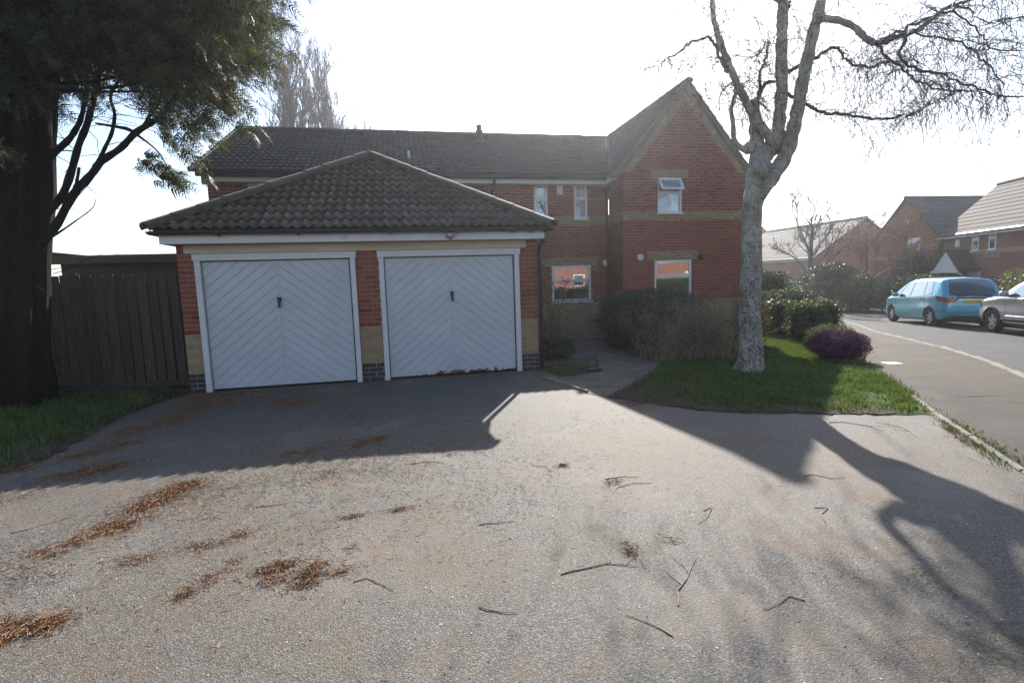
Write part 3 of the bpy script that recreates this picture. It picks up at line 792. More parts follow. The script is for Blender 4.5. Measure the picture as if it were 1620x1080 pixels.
# ------------------------------------------------------------------ the house behind the garage
HY, WY = 13.3, 12.40          # main front wall, wing front wall
HX0, HX1, WX1 = -4.2, 5.53, 9.02
def house():
    rr = random.Random(5)
    h = thing('brick_house', 'two-storey red brick house with a steep gabled wing behind the garage', 'house', (2, HY, 0))
    # openings
    main_holes = [(3.48, 3.85, 3.17, 4.02), (4.57, 4.94, 3.13, 4.02), (3.92, 5.01, .97, 1.92), (-3.35, -2.2, 3.13, 4.02)]
    wing_holes = [(6.49, 7.17, 3.16, 4.04), (6.40, 7.46, .95, 1.97)]
    core = MB(); t = .10
    # mortar backing behind the bricks, cut round the openings: strips
    def backing(x0, x1, z0, z1, y, holes, xlim=None):
        xs = sorted({x0, x1, *[v for q in holes for v in q[:2]]})
        for a, b in zip(xs, xs[1:]):
            hs = sorted([(q[2], q[3]) for q in holes if q[0] < (a+b)/2 < q[1]]); z = z0
            for c, d in hs:
                if c > z: core.box(a, b, y, y+t, z, c)
                z = d
            if z < z1: core.box(a, b, y, y+t, z, z1)
    backing(HX0+.01, HX1, -.4, 4.15, HY+.012, main_holes)
    backing(HX1+.01, WX1-.01, -.45, 4.16, WY+.012, wing_holes)
    core.box(HX1+.012, HX1+.11, WY+.112, HY+.012, -.4, 4.16)                       # wing return wall
    core.box(WX1-.11, WX1-.012, WY+.112, 20.6, -.6, 4.16); core.box(HX0+.012, HX0+.11, HY+.112, 20.6, -.4, 4.15); core.box(HX0+.11, WX1-.11, 20.5, 20.6, -.4, 4.15)
    xa = (HX1+WX1)/2; ap = 6.24
    core.prism([(HX1+.01, WY+.012, 4.16), (WX1-.01, WY+.012, 4.16), (xa, WY+.012, ap)], (0, t, 0))
    core.prism([(HX0+.012, HY+.2, 4.15), (HX0+.012, 20.5, 4.15), (HX0+.012, 17.0, 6.02)], (t, 0, 0))
    w = core.build('wall', M['mortar'], h)
    fM = lambda x, z, d: (x, HY+.012-d, z)
    fW = lambda x, z, d: (x, WY+.012-d, z)
    # main front: plinth buff, red, buff band, red
    lint_m = [(3.70, 5.21, 1.925, 2.15), (3.44, 3.89, 4.02, 4.15), (4.53, 4.98, 4.02, 4.15)]
    und_m = [(4.53, 4.98, 2.92, 2.99)]
    def zone(z0, z1, m, holes, x0, x1, place, nm, xlim=None, single=0, y=0):
        cells = brick_cells(x0, x1, z0, z1, holes, xlim)
        if single:
            cx = [c for c in cells if c[1]-c[0] > .2]; cx.sort(key=lambda c: (c[0] > 8.3, -c[2]))
            pick = set(cx[:single]); brick_objs([c for c in cells if c in pick], y, M[m], w, rr)
            cells = [c for c in cells if c not in pick]
        if cells: bricks_joined(cells, place, nm, M[m], w)
    zone(-.30, .93, 'brick_buff', main_holes, HX0, HX1, fM, 'buff_brickwork')
    zone(.93, 2.98, 'brick_red', main_holes+lint_m+und_m, HX0, HX1, fM, 'red_brickwork')
    zone(2.985, 3.2, 'brick_buff', main_holes, HX0, HX1, fM, 'buff_brickwork')
    zone(3.21, 4.15, 'brick_red', main_holes+lint_m, HX0, HX1, fM, 'red_brickwork')
    for q in lint_m+und_m: zone(q[2]+.005, q[3]-.004, 'brick_buff', main_holes, q[0], q[1], fM, 'buff_brickwork')
    # wing front
    lint_w = [(6.20, 7.62, 1.975, 2.19), (6.30, 7.34, 4.04, 4.26), (6.52, 7.14, 2.93, 3.0)]
    rake = lambda z: (HX1, WX1) if z < 4.16 else (HX1+(z-4.16)/(ap-4.16)*(xa-HX1)+.0, WX1-(z-4.16)/(ap-4.16)*(WX1-xa))
    inner = lambda z: (max(HX1, rake(z)[0]+.24), min(WX1, rake(z)[1]-.24))
    zone(-.38, .93, 'brick_buff', wing_holes, HX1, WX1, fW, 'buff_brickwork')
    zone(.93, 2.98, 'brick_red', wing_holes+lint_w, HX1, WX1, fW, 'red_brickwork', None, 290, WY)
    zone(2.985, 3.2, 'brick_buff', wing_holes, HX1, WX1, fW, 'buff_brickwork')
    zone(3.21, 4.16, 'brick_red', wing_holes+lint_w, HX1, WX1, fW, 'red_brickwork')
    zone(4.165, ap-.35, 'brick_red', lint_w, HX1, WX1, fW, 'red_brickwork', inner)
    for q in lint_w: zone(q[2]+.005, q[3]-.004, 'brick_buff', wing_holes, q[0], q[1], fW, 'buff_brickwork')
    # buff band under the rakes
    zone(4.165, ap-.05, 'brick_buff', [], HX1, WX1, fW, 'buff_brickwork', lambda z: (rake(z)[0], min(rake(z)[0]+.235, xa)))
    zone(4.165, ap-.05, 'brick_buff', [], HX1, WX1, fW, 'buff_brickwork', lambda z: (max(rake(z)[1]-.235, xa+.005), rake(z)[1]))
    # return wall of the wing and gable ends
    fR = lambda y, z, d: (HX1+.012-d, y, z)
    for z0, z1, m in ((-.3, .93, 'brick_buff'), (.93, 2.98, 'brick_red'), (2.985, 3.2, 'brick_buff'), (3.21, 4.16, 'brick_red')):
        zone(z0, z1, m, [], WY+.005, HY, fR, 'return_brickwork')
    fE = lambda y, z, d: (WX1-.012+d, y, z)
    fL = lambda y, z, d: (HX0+.012-d, y, z)
    for z0, z1, m in ((-.5, .93, 'brick_buff'), (.93, 2.98, 'brick_red'), (2.985, 3.2, 'brick_buff'), (3.21, 4.12, 'brick_red')):
        zone(z0, z1, m, [], WY+.005, 20.5, fE, 'side_brickwork'); zone(z0, z1, m, [], HY+.005, 20.5, fL, 'side_brickwork')
    zone(4.12, 5.9, 'brick_red', [], HY, 20.5, fL, 'side_brickwork', lambda z: (HY+.2+(z-4.15)*1.95, 20.5-(z-4.15)*1.85))
    # corbel at the left eaves corner
    MB().box(HX0-.06, HX0+.28, HY-.16, HY-.003, 3.95, 4.16).build('corbel', M['cream_board'], h)
    # windows
    window(h, 3.48, 3.85, 3.17, 4.02, HY, .46, 'curtain'); window(h, 4.57, 4.94, 3.13, 4.02, HY, .42, 'curtain'); window(h, -3.35, -2.2, 3.13, 4.02, HY, .45)
    window(h, 3.92, 5.01, .97, 1.92, HY, .44, 'shutter')
    tag(window(h, 6.49, 7.17, 3.16, 4.04, WY, .42, 'curtain', open_top=R(32)), 'white upstairs window with its top sash pushed open')
    window(h, 6.40, 7.46, .95, 1.97, WY, .42)
    # small fittings on the walls
    MB().box(4.09, 4.25, HY-.06, HY-.0, 3.75, 4.01).build('alarm_box', M['vent_white'], h, bevel=.015)
    MB().disc((5.41, HY+.0, 1.96), (0, -1, 0), .085, 18, .07).build('vent_cover', M['vent_white'], h, bevel=.01)
    MB().disc((5.98, WY, 2.05), (0, -1, 0), .085, 18, .07).build('vent_cover', M['vent_white'], h, bevel=.01)
    MB().disc((7.70, WY, 2.02), (0, -1, 0), .07, 16, .12).build('flue_outlet', M['black_plastic'], h, bevel=.01)
    # fascia, gutters, downpipes
    MB().box(HX0+.1, HX1-.03, 13.02, 13.045, 3.975, 4.10).build('fascia', M['white_paint'], h)
    MB().box(HX0+.1, HX1-.03, 13.045, HY-.002, 3.98, 3.995).build('soffit', M['white_paint'], h)
    MB().box(HX1-.20, HX1-.17, WY-.02, 13.018, 3.99, 4.11).build('fascia', M['white_paint'], h)
    MB().tube([(HX0-.1, 12.96, 4.125), (HX1-.05, 12.96, 4.125)], .055, 8).build('gutter', M['black_plastic'], h)
    MB().tube([(2.40, 12.97, 4.08), (2.40, 13.0, 3.98), (2.38, 13.2, 3.80), (2.38, 13.24, 3.70), (2.38, 13.24, 0)], .034, 8).build('downpipe', M['black_plastic'], h, smooth=True)
    MB().tube([(HX1-.10, 12.97, 4.08), (HX1-.08, 13.2, 3.85), (HX1-.07, 13.24, 3.75), (HX1-.07, 13.24, -.05)], .034, 8).build('downpipe', M['black_plastic'], h, smooth=True)
    # main roof
    ez, ey, rz, ry = 4.19, 12.93, 6.2, 17.0
    dk = MB(); dk.face([(HX0-.22, ey, ez-.03), (HX1+1.6, ey, ez-.03), (HX1+1.6, ry, rz-.03), (HX0-.22, ry, rz-.03)]); dk.face([(HX0-.22, 20.9, ez-.03), (HX0-.22, ry, rz-.03), (WX1-1.7, ry, rz-.03), (WX1-1.7, 20.9, ez-.03)])
    roof = dk.build('roof', M['roof_felt'], h, fix=False)
    L = math.hypot(ry-ey, rz-ez)
    # where the wing's left slope cuts the main slope (valley) : clip line in slope coords
    k = (ap+.10-4.16)/(xa-HX1+.0)     # wing slope rise per metre
    # wing plane z = zw0 + k*(x-x_e); main plane z = ez+(y-ey)*(rz-ez)/(ry-ey)
    x_e, zw0 = HX1-.2, 4.16+.0-.13
    ms = (rz-ez)/L
    W = HX1+1.6-(HX0-.25)
    # at v (slope length) main z = ez+v*ms ; valley x = x_e+(ez+v*ms-zw0)/k ; u = x-(HX0-.25)
    u0 = x_e+(ez-zw0)/k-(HX0-.25); du = ms/k
    fr = slope_frame((HX0-.25, ey, ez-.012), (1, 0, 0), (0, ry-ey, rz-ez))
    lay_tiles(roof, fr, W, L, M['tile_house'], .30, .30, clips=[(1, -du, u0)], n_single=300, seed=8, order=lambda c: (0 if c[0] > 5 else 1, c[1], c[0]))
    ridge_run(roof, (HX0-.25, ry, rz+.02), (WX1-1.75, ry, rz+.02), M['tile_ridge'], 26, .10)
    # wing roof: two steep slopes
    wy0, wy1 = WY-.10, 20.6
    dk = MB(); e1 = (x_e, 4.03); apx = (xa, ap+.10); e2 = (9.55, ap+.10-(ap+.10-4.03)/(WX1+.2-xa)*(9.55-xa))  # right eave run out past the wall, added to widen the gable's shadow
    for e in (e1, e2):
        dk.face([(e[0], wy0, e[1]-.03), (e[0], wy1, e[1]-.03), (apx[0], wy1, apx[1]-.03), (apx[0], wy0, apx[1]-.03)])
    wr = dk.build('wing_roof', M['roof_felt'], h, fix=False)
    LW = math.hypot(apx[0]-e1[0], apx[1]-e1[1])
    # left slope is seen: u runs from back to front so the frame's normal points outwards
    fr = slope_frame((e1[0], wy1, e1[1]-.012), (0, -1, 0), (apx[0]-e1[0], 0, apx[1]-e1[1]))
    vv = lambda y: ((ez+(y-ey)*(rz-ez)/(ry-ey))-e1[1])/(apx[1]-e1[1])*LW      # valley height along the slope at depth y
    # keep tiles above the valley line : v >= vv(y), y = wy1-u  (front of ridge)
    m1 = (vv(14)-vv(13)); c0 = vv(wy1)
    lay_tiles(wr, fr, wy1-wy0, LW, M['tile_house'], .30, .30, clips=[(-m1, -1, -c0+0.02)], n_single=150, seed=9, order=lambda c: -c[0])
    LW = math.hypot(apx[0]-e2[0], apx[1]-e2[1])
    fr = slope_frame((e2[0], wy0, e2[1]-.012), (0, 1, 0), (apx[0]-e2[0], 0, apx[1]-e2[1]))
    lay_tiles(wr, fr, wy1-wy0, LW, M['tile_house'], .30, .30, seed=10)
    ridge_run(wr, (xa, wy0-.02, ap+.13), (xa, wy1, ap+.13), M['tile_ridge'], 18, .10)
    # mortared verge, proud of the gable
    vg = MB()
    for e in (e1, e2): vg.beam((e[0], wy0+.05, e[1]-.005), (apx[0], wy0+.05, apx[1]-.005), .13, .05, (0, -1, 0))
    vg.build('verge', M['tile_garage'], wr)
    vg = MB(); vg.beam((HX0-.2, ey, ez-.0), (HX0-.2, ry, rz-.0), .08, .05); vg.build('verge', M['mortar'], roof)
    # things through the roof
    f = MB().tube([(2.54, 16.0, 5.55), (2.54, 16.0, 5.98)], .07, 12).tube([(2.54, 16.0, 5.98), (2.54, 16.0, 6.06)], [.11, .11], 12).tube([(2.54, 16.0, 6.06), (2.54, 16.0, 6.22)], [.075, .085], 12)
    f.build('flue', M['black_plastic'], roof); MB().box(2.36, 2.72, 15.75, 16.2, 5.66, 5.67).build('flashing', M['lead'], roof)
    MB().tube([(.38, 14.2, 4.6), (.38, 14.2, 5.0)], .03, 10).build('soil_pipe', M['vent_white'], roof)
    MB().tube([(5.72, 13.6, 4.35), (5.72, 13.6, 4.92)], .04, 10).build('soil_pipe', M['lead'], wr)
    a = MB().tube([(5.9, 17.3, 6.1), (5.9, 17.3, 6.42)], .012, 6).tube([(5.55, 17.3, 6.38), (6.25, 17.3, 6.38)], .008, 6)
    for i in range(7): a.tube([(5.6+i*.1, 17.15, 6.38), (5.6+i*.1, 17.45, 6.38)], .005, 4)
    a.build('aerial', M['lead'], roof)
    # valley flashing
    MB().tube([(x_e+.05, ey+.1, ez+.02), (x_e+.05+(rz-ez)/k, ry, rz+.02)], .03, 6).build('valley', M['tile_house'], roof)
    return h
HOUSE = house()
# ------------------------------------------------------------------ vegetation builders
def rot_frames(rng, n, nrm=None, bias=0.0):
    """random orthonormal frames; normals pulled towards nrm by bias"""
    v = rng.normal(size=(n, 3)); v /= np.linalg.norm(v, axis=1)[:, None]
    if nrm is not None: v = v*(1-bias)+nrm*bias; v /= np.linalg.norm(v, axis=1)[:, None]+1e-9
    a = rng.normal(size=(n, 3)); a -= (a*v).sum(1)[:, None]*v; a /= np.linalg.norm(a, axis=1)[:, None]+1e-9
    return v, a, np.cross(v, a)
def leaf_cloud(rng, P, size, ratio=.5, nrm=None, bias=0.0, var=.4, up=0.0):
    """one folded leaf (two triangles over a mid rib) at each point -> verts, tris"""
    n = len(P); v, a, b = rot_frames(rng, n, nrm, bias)
    L = size*(1+rng.uniform(-var, var, n))[:, None]; w = L*ratio
    if up: a = a+np.array([0, 0, up]); a /= np.linalg.norm(a, axis=1)[:, None]; b = np.cross(v, a)
    p0 = P-a*L*.5; p1 = P+b*w*.5+v*w*.12; p2 = P+a*L*.5; p3 = P-b*w*.5+v*w*.12
    V = np.stack([p0, p1, p2, p3], 1).reshape(-1, 3)
    i = np.arange(n)[:, None]*4; F = np.concatenate([i+np.array([[0, 1, 2]]), i+np.array([[0, 2, 3]])], 0)
    return V, F
class Tubes:
    """many thin tapered tubes collected quickly"""
    def __init__(s): s.V = []; s.F = []; s.n = 0
    def add(s, path, rad, k=3):
        P = np.asarray(path, float); m = len(P)
        if m < 2: return
        d = np.gradient(P, axis=0); d /= np.linalg.norm(d, axis=1)[:, None]+1e-9
        ref = np.array([.31, .17, .93]) if abs(d[0][2]) < .9 else np.array([.93, .2, .1])
        a = np.cross(d, ref); a /= np.linalg.norm(a, axis=1)[:, None]+1e-9; b = np.cross(d, a)
        t = np.arange(k)*2*np.pi/k; r = np.broadcast_to(np.asarray(rad, float), (m,))[:, None, None]
        R_ = P[:, None, :]+(a[:, None, :]*np.cos(t)[None, :, None]+b[:, None, :]*np.sin(t)[None, :, None])*r
        s.V.append(R_.reshape(-1, 3))
        j = np.arange(k); q = (j+1) % k; base = s.n+np.arange(m-1)[:, None]*k
        f = np.stack([base+j, base+q, base+k+q, base+k+j], -1).reshape(-1, 4)
        s.F.append(f); s.n += m*k
    def build(s, name, mat, parent=None, smooth=True):
        return npmesh(name, np.concatenate(s.V), np.concatenate(s.F), mat, parent, smooth)
def wander(rng, p, d, L, n, droop=0.0, wob=.25):
    """a wandering path from p in direction d; droop bends it towards the ground"""
    P = [np.array(p, float)]; d = np.array(d, float); d /= np.linalg.norm(d)+1e-9
    for i in range(n):
        d = d+rng.normal(size=3)*wob/math.sqrt(n)*1.2; d[2] -= droop/n*(1+i/n); d /= np.linalg.norm(d)+1e-9
        P.append(P[-1]+d*L/n)
    return np.array(P)
def smooth_path(pts, sub=4):
    P = np.array(pts, float); m = len(P); out = []
    for i in range(m-1):
        p0, p1, p2, p3 = P[max(i-1, 0)], P[i], P[i+1], P[min(i+2, m-1)]
        for t in np.linspace(0, 1, sub, endpoint=False):
            out.append(.5*((2*p1)+(-p0+p2)*t+(2*p0-5*p1+4*p2-p3)*t*t+(-p0+3*p1-3*p2+p3)*t**3))
    out.append(P[-1]); return np.array(out)

# ------------------------------------------------------------------ big conifer on the left
BIRCH=[[(5.39, 7.24, -0.0, 0.304), (5.4, 7.26, 0.15, 0.264), (5.44, 7.29, 0.47, 0.233), (5.46, 7.36, 1.08, 0.223), (5.51, 7.44, 1.88, 0.213), (5.57, 7.5, 2.48, 0.203), (5.62, 7.53, 2.84, 0.213), (5.67, 7.56, 3.17, 0.203)], [(5.65, 7.55, 3.04, 0.183), (5.72, 7.61, 3.44, 0.142), (5.73, 7.66, 3.75, 0.133), (5.74, 7.72, 4.06, 0.113), (5.75, 7.78, 4.35, 0.062)], [(5.69, 7.57, 3.27, 0.152), (5.86, 7.57, 3.46, 0.163), (6.04, 7.58, 3.64, 0.163), (6.11, 7.62, 3.93, 0.123), (6.19, 7.68, 4.41, 0.118), (6.24, 7.77, 5.03, 0.113), (6.3, 7.84, 5.55, 0.108), (6.4, 7.96, 6.58, 0.093), (6.55, 8.18, 8.55, 0.062), (6.63, 8.4, 10.32, 0.021)], [(5.61, 7.47, 2.76, 0.161), (5.85, 7.42, 3.06, 0.15), (6.05, 7.37, 3.39, 0.14), (6.16, 7.35, 3.77, 0.129), (6.21, 7.33, 4.1, 0.119), (6.3, 7.33, 4.58, 0.113), (6.42, 7.32, 5.14, 0.107), (6.53, 7.31, 5.6, 0.097), (6.7, 7.31, 6.24, 0.087), (6.98, 7.36, 7.55, 0.058), (7.13, 7.49, 9.22, 0.019)], [(5.92, 7.46, 3.58, 0.11), (5.71, 7.46, 3.79, 0.089), (5.45, 7.47, 4.12, 0.079), (5.22, 7.5, 4.54, 0.068), (5.05, 7.5, 4.86, 0.063), (4.9, 7.49, 5.17, 0.058), (4.81, 7.48, 5.51, 0.048), (4.78, 7.47, 5.99, 0.038), (4.65, 7.54, 6.97, 0.019)], [(5.09, 7.52, 4.66, 0.049), (4.96, 7.49, 4.8, 0.043), (4.83, 7.47, 5.03, 0.033), (4.68, 7.43, 5.08, 0.028), (4.42, 7.4, 4.98, 0.022), (4.15, 7.37, 4.8, 0.017), (3.92, 7.32, 4.64, 0.009)], [(5.6, 7.66, 3.5, 0.071), (5.43, 7.77, 3.67, 0.056), (5.44, 7.85, 3.99, 0.046), (5.46, 7.93, 4.25, 0.041), (5.56, 7.98, 4.49, 0.042), (5.57, 8.05, 4.71, 0.026), (5.38, 8.12, 4.53, 0.016), (5.38, 8.14, 4.28, 0.011)], [(5.78, 7.75, 4.14, 0.051), (5.89, 7.79, 4.44, 0.041), (6.01, 7.82, 4.63, 0.041), (6.14, 7.83, 4.66, 0.041)], [(5.81, 7.76, 4.27, 0.041), (5.93, 7.87, 4.76, 0.036), (6.08, 7.95, 5.05, 0.031), (6.21, 8.04, 5.39, 0.026), (6.09, 8.12, 5.22, 0.021), (5.92, 8.23, 5.15, 0.011)], [(6.49, 7.26, 5.39, 0.068), (6.68, 7.13, 5.32, 0.062), (6.84, 6.99, 5.18, 0.057), (6.95, 6.85, 4.94, 0.056), (7.05, 6.73, 4.84, 0.051), (7.23, 6.61, 4.89, 0.046), (7.42, 6.48, 4.93, 0.045), (7.56, 6.38, 5.05, 0.036), (7.69, 6.28, 5.16, 0.031), (7.91, 6.15, 5.21, 0.026), (8.2, 6.02, 5.37, 0.017), (8.71, 5.86, 5.68, 0.009)], [(7.02, 6.7, 4.83, 0.032), (7.26, 6.64, 4.97, 0.028), (7.5, 6.57, 5.06, 0.027), (7.84, 6.48, 5.18, 0.023), (8.17, 6.39, 5.25, 0.018), (8.27, 6.33, 5.07, 0.014), (8.55, 6.23, 5.03, 0.011), (8.91, 6.13, 5.05, 0.009)], [(7.28, 6.55, 4.87, 0.036), (7.28, 6.59, 4.61, 0.032), (7.47, 6.6, 4.49, 0.032), (7.81, 6.59, 4.42, 0.028), (8.15, 6.59, 4.39, 0.024), (8.59, 6.55, 4.23, 0.021), (9.12, 6.49, 4.1, 0.019), (9.86, 6.4, 4.03, 0.012)], [(6.96, 6.71, 4.83, 0.028), (7.21, 6.73, 4.64, 0.028), (7.52, 6.75, 4.51, 0.024), (7.79, 6.77, 4.37, 0.019), (8.17, 6.78, 4.27, 0.019), (8.64, 6.77, 4.25, 0.015), (9.23, 6.75, 4.21, 0.01)], [(7.76, 6.28, 5.12, 0.018), (7.92, 6.09, 4.81, 0.016), (7.95, 5.94, 4.58, 0.013), (7.89, 5.81, 4.42, 0.013), (8.32, 5.59, 4.32, 0.008)], [(6.27, 7.77, 4.74, 0.052), (6.66, 7.78, 4.96, 0.047), (7.02, 7.79, 5.13, 0.042), (7.29, 7.81, 5.25, 0.037), (7.49, 7.82, 5.12, 0.032), (7.7, 7.83, 5.01, 0.032), (8.07, 7.82, 5.0, 0.032), (8.4, 7.83, 5.1, 0.027), (8.83, 7.81, 5.11, 0.016)], [(6.28, 7.73, 4.45, 0.041), (6.61, 7.73, 4.34, 0.042), (6.94, 7.73, 4.2, 0.037), (7.27, 7.74, 4.17, 0.034), (7.64, 7.74, 4.15, 0.032), (8.13, 7.71, 4.1, 0.032), (8.53, 7.72, 4.16, 0.031), (8.88, 7.74, 4.22, 0.028), (9.18, 7.77, 4.37, 0.022), (9.66, 7.78, 4.56, 0.022), (10.08, 7.79, 4.71, 0.011)], [(6.92, 6.62, 4.86, 0.018), (7.47, 6.43, 4.86, 0.018), (7.92, 6.25, 4.67, 0.018), (8.17, 6.09, 4.37, 0.014), (8.33, 5.93, 3.98, 0.011)], [(6.4, 7.28, 6.2, 0.048), (7.01, 6.9, 6.29, 0.037), (7.47, 6.5, 6.02, 0.027), (7.87, 6.11, 5.67, 0.017), (8.21, 5.71, 5.17, 0.008)], [(6.42, 7.32, 6.58, 0.048), (7.21, 7.58, 7.09, 0.04), (8.35, 7.74, 7.4, 0.031), (9.52, 7.85, 7.3, 0.022), (10.53, 7.96, 6.94, 0.011)], [(6.41, 8.01, 6.61, 0.041), (6.15, 8.27, 7.12, 0.042), (5.73, 8.53, 7.34, 0.032), (5.17, 8.77, 7.13, 0.022), (4.78, 8.94, 6.68, 0.011)], [(4.79, 7.48, 5.91, 0.028), (4.44, 7.52, 6.17, 0.028), (3.94, 7.56, 6.14, 0.019), (3.54, 7.54, 5.84, 0.009)], [(6.46, 8.07, 7.23, 0.041), (7.0, 8.32, 8.22, 0.043), (7.74, 8.45, 8.6, 0.033), (8.8, 8.44, 8.31, 0.022), (9.55, 8.46, 7.78, 0.012)]]
CONIFER=[[(-5.55, 8.68, -0.08, 0.604), (-5.48, 8.72, 0.37, 0.494), (-5.46, 8.76, 0.73, 0.439), (-5.39, 8.83, 1.46, 0.412), (-5.34, 8.9, 2.18, 0.393), (-5.24, 8.99, 3.09, 0.43), (-5.18, 9.06, 3.82, 0.412), (-5.11, 9.16, 4.72, 0.384), (-5.05, 9.27, 5.81, 0.366), (-4.95, 9.47, 7.63, 0.32), (-4.8, 9.76, 10.35, 0.22), (-4.64, 10.05, 13.08, 0.073)], [(-5.12, 8.81, 2.17, 0.091), (-4.77, 8.75, 2.57, 0.081), (-4.51, 8.71, 2.96, 0.081), (-4.21, 8.65, 3.25, 0.072), (-4.05, 8.61, 3.42, 0.072), (-3.76, 8.53, 3.58, 0.062), (-3.52, 8.48, 3.79, 0.062), (-3.24, 8.41, 3.94, 0.053), (-3.0, 8.35, 4.14, 0.044), (-2.71, 8.3, 4.52, 0.035), (-2.33, 8.23, 4.84, 0.017)], [(-5.05, 8.84, 2.61, 0.082), (-4.68, 8.73, 2.92, 0.072), (-4.47, 8.65, 3.25, 0.071), (-4.29, 8.58, 3.63, 0.062), (-4.12, 8.51, 3.9, 0.061), (-3.96, 8.44, 4.26, 0.052), (-3.76, 8.38, 4.74, 0.043), (-3.49, 8.31, 5.21, 0.025)], [(-4.11, 8.64, 3.4, 0.045), (-4.03, 8.69, 3.61, 0.036), (-3.93, 8.73, 3.85, 0.036), (-3.9, 8.8, 4.13, 0.032), (-3.96, 8.89, 4.42, 0.027), (-3.74, 8.93, 4.79, 0.028)], [(-4.87, 8.91, 3.52, 0.082), (-4.48, 8.67, 3.69, 0.062), (-4.24, 8.45, 3.8, 0.052), (-4.04, 8.25, 3.95, 0.042), (-3.83, 8.08, 4.38, 0.033)], [(-4.61, 8.72, 2.83, 0.036), (-4.48, 8.75, 3.1, 0.036), (-4.43, 8.8, 3.37, 0.027)], [(-4.06, 8.59, 3.93, 0.018), (-3.7, 8.63, 3.88, 0.036), (-3.57, 8.73, 3.88, 0.037), (-3.23, 8.87, 4.53, 0.028), (-2.9, 8.99, 5.03, 0.019)], [(-4.94, 8.57, 2.26, 0.027), (-4.62, 8.44, 2.4, 0.022), (-4.31, 8.32, 2.56, 0.013), (-4.04, 8.21, 2.71, 0.009), (-3.94, 8.12, 2.82, 0.005)], [(-3.51, 8.45, 3.76, 0.027), (-3.16, 8.19, 3.47, 0.013), (-2.94, 7.95, 3.13, 0.008)]]
CLUMPS=[(-2.38, 7.27, 4.49, 0.655), (-2.94, 8.99, 5.19, 0.81), (-3.82, 10.92, 6.09, 0.978), (-1.97, 7.45, 4.89, 0.576), (-2.36, 8.97, 5.57, 0.693), (-3.04, 10.61, 6.42, 0.815), (-1.79, 6.98, 4.26, 0.288), (-2.31, 9.03, 5.06, 0.373), (-2.97, 10.64, 5.81, 0.437), (-2.61, 7.24, 3.93, 0.393), (-3.34, 9.28, 4.6, 0.503), (-2.37, 7.32, 3.78, 0.281), (-2.94, 9.07, 4.32, 0.348), (-2.09, 7.3, 4.05, 0.301), (-2.55, 8.9, 4.59, 0.367), (-1.6, 7.11, 5.05, 0.292), (-2.02, 8.94, 5.94, 0.367), (-2.77, 11.13, 7.13, 0.454), (-2.9, 7.6, 4.9, 0.673), (-3.55, 9.29, 5.65, 0.823), (-4.58, 11.33, 6.66, 0.997), (-3.16, 7.38, 4.99, 0.644), (-4.04, 9.44, 5.96, 0.824), (-5.14, 11.44, 7.0, 0.992), (-3.78, 7.64, 4.86, 0.659), (-4.46, 9.02, 5.46, 0.778), (-4.42, 8.11, 4.73, 0.625), (-5.13, 9.41, 5.24, 0.725), (-4.47, 8.08, 5.17, 0.685), (-5.43, 9.81, 5.94, 0.831), (-3.74, 7.86, 4.59, 0.411), (-4.55, 9.57, 5.25, 0.5), (-2.86, 7.45, 4.4, 0.332), (-3.56, 9.27, 5.09, 0.413), (-4.5, 11.09, 5.91, 0.491), (-2.81, 8.31, 3.68, 0.248), (-3.33, 8.34, 3.36, 0.115), (-2.91, 7.74, 3.05, 0.082), (-5.08, 8.27, 3.56, 0.108), (-4.44, 7.65, 4.18, 0.294), (-5.69, 9.79, 4.92, 0.377), (-2.39, 7.47, 5.17, 0.667), (-2.92, 9.13, 5.97, 0.816), (-3.76, 10.97, 6.97, 0.973), (-2.98, 7.72, 5.83, 0.806), (-3.56, 9.19, 6.65, 0.96), (-4.61, 11.29, 7.92, 1.172), (-3.96, 7.98, 5.89, 0.88), (-4.76, 9.58, 6.77, 1.057), (-1.97, 7.76, 5.95, 0.627), (-2.31, 9.13, 6.73, 0.737), (-3.14, 11.36, 8.1, 0.912), (-2.41, 7.9, 6.59, 0.832), (-2.92, 9.55, 7.64, 1.006), (-3.74, 11.43, 8.94, 1.196), (-4.02, 7.82, 6.63, 0.91), (-5.14, 9.98, 8.04, 1.162), (-3.33, 8.23, 7.16, 0.981), (-3.96, 9.79, 8.22, 1.166), (-4.98, 11.71, 9.62, 1.386), (-1.47, 7.49, 5.55, 0.274), (-1.69, 8.64, 6.16, 0.316), (-2.43, 11.09, 7.57, 0.403), (-5.17, 8.08, 4.68, 0.811), (-6.08, 9.49, 5.22, 0.953), (-4.86, 7.82, 5.72, 0.901), (-6.27, 10.08, 6.92, 1.162)]
def sprays(rng, P, D, size):
    """flat drooping conifer sprays: an axis with side leaflets, all thin triangles"""
    n = len(P); D = D/(np.linalg.norm(D, axis=1)[:, None]+1e-9)
    nv = rng.normal(size=(n, 3)); nv[:, 2] += .8; nv -= (nv*D).sum(1)[:, None]*D; nv /= np.linalg.norm(nv, axis=1)[:, None]+1e-9
    S_ = np.cross(D, nv); L = (size*rng.uniform(.6, 1.4, n))[:, None]
    Vs = []; K = 7
    for k in range(K):
        t = k/(K-1)
        for sgn in (-1, 1):
            base = P+D*L*(t*.85)-nv*L*(.22*t*t); ln = L*(.42*(1-t*.7))*rng.uniform(.7, 1.3, (n, 1))
            tip = base+(D*.75+S_*sgn*.8-nv*.25)*ln+rng.normal(size=(n, 3))*L*.03
            wv = (D*.55-S_*sgn*.5)*ln*.115
            Vs.append(np.stack([base-wv, base+wv*1.2, tip], 1))
    V = np.concatenate(Vs, 0).reshape(-1, 3); F = np.arange(len(V)).reshape(-1, 3)
    return V, F
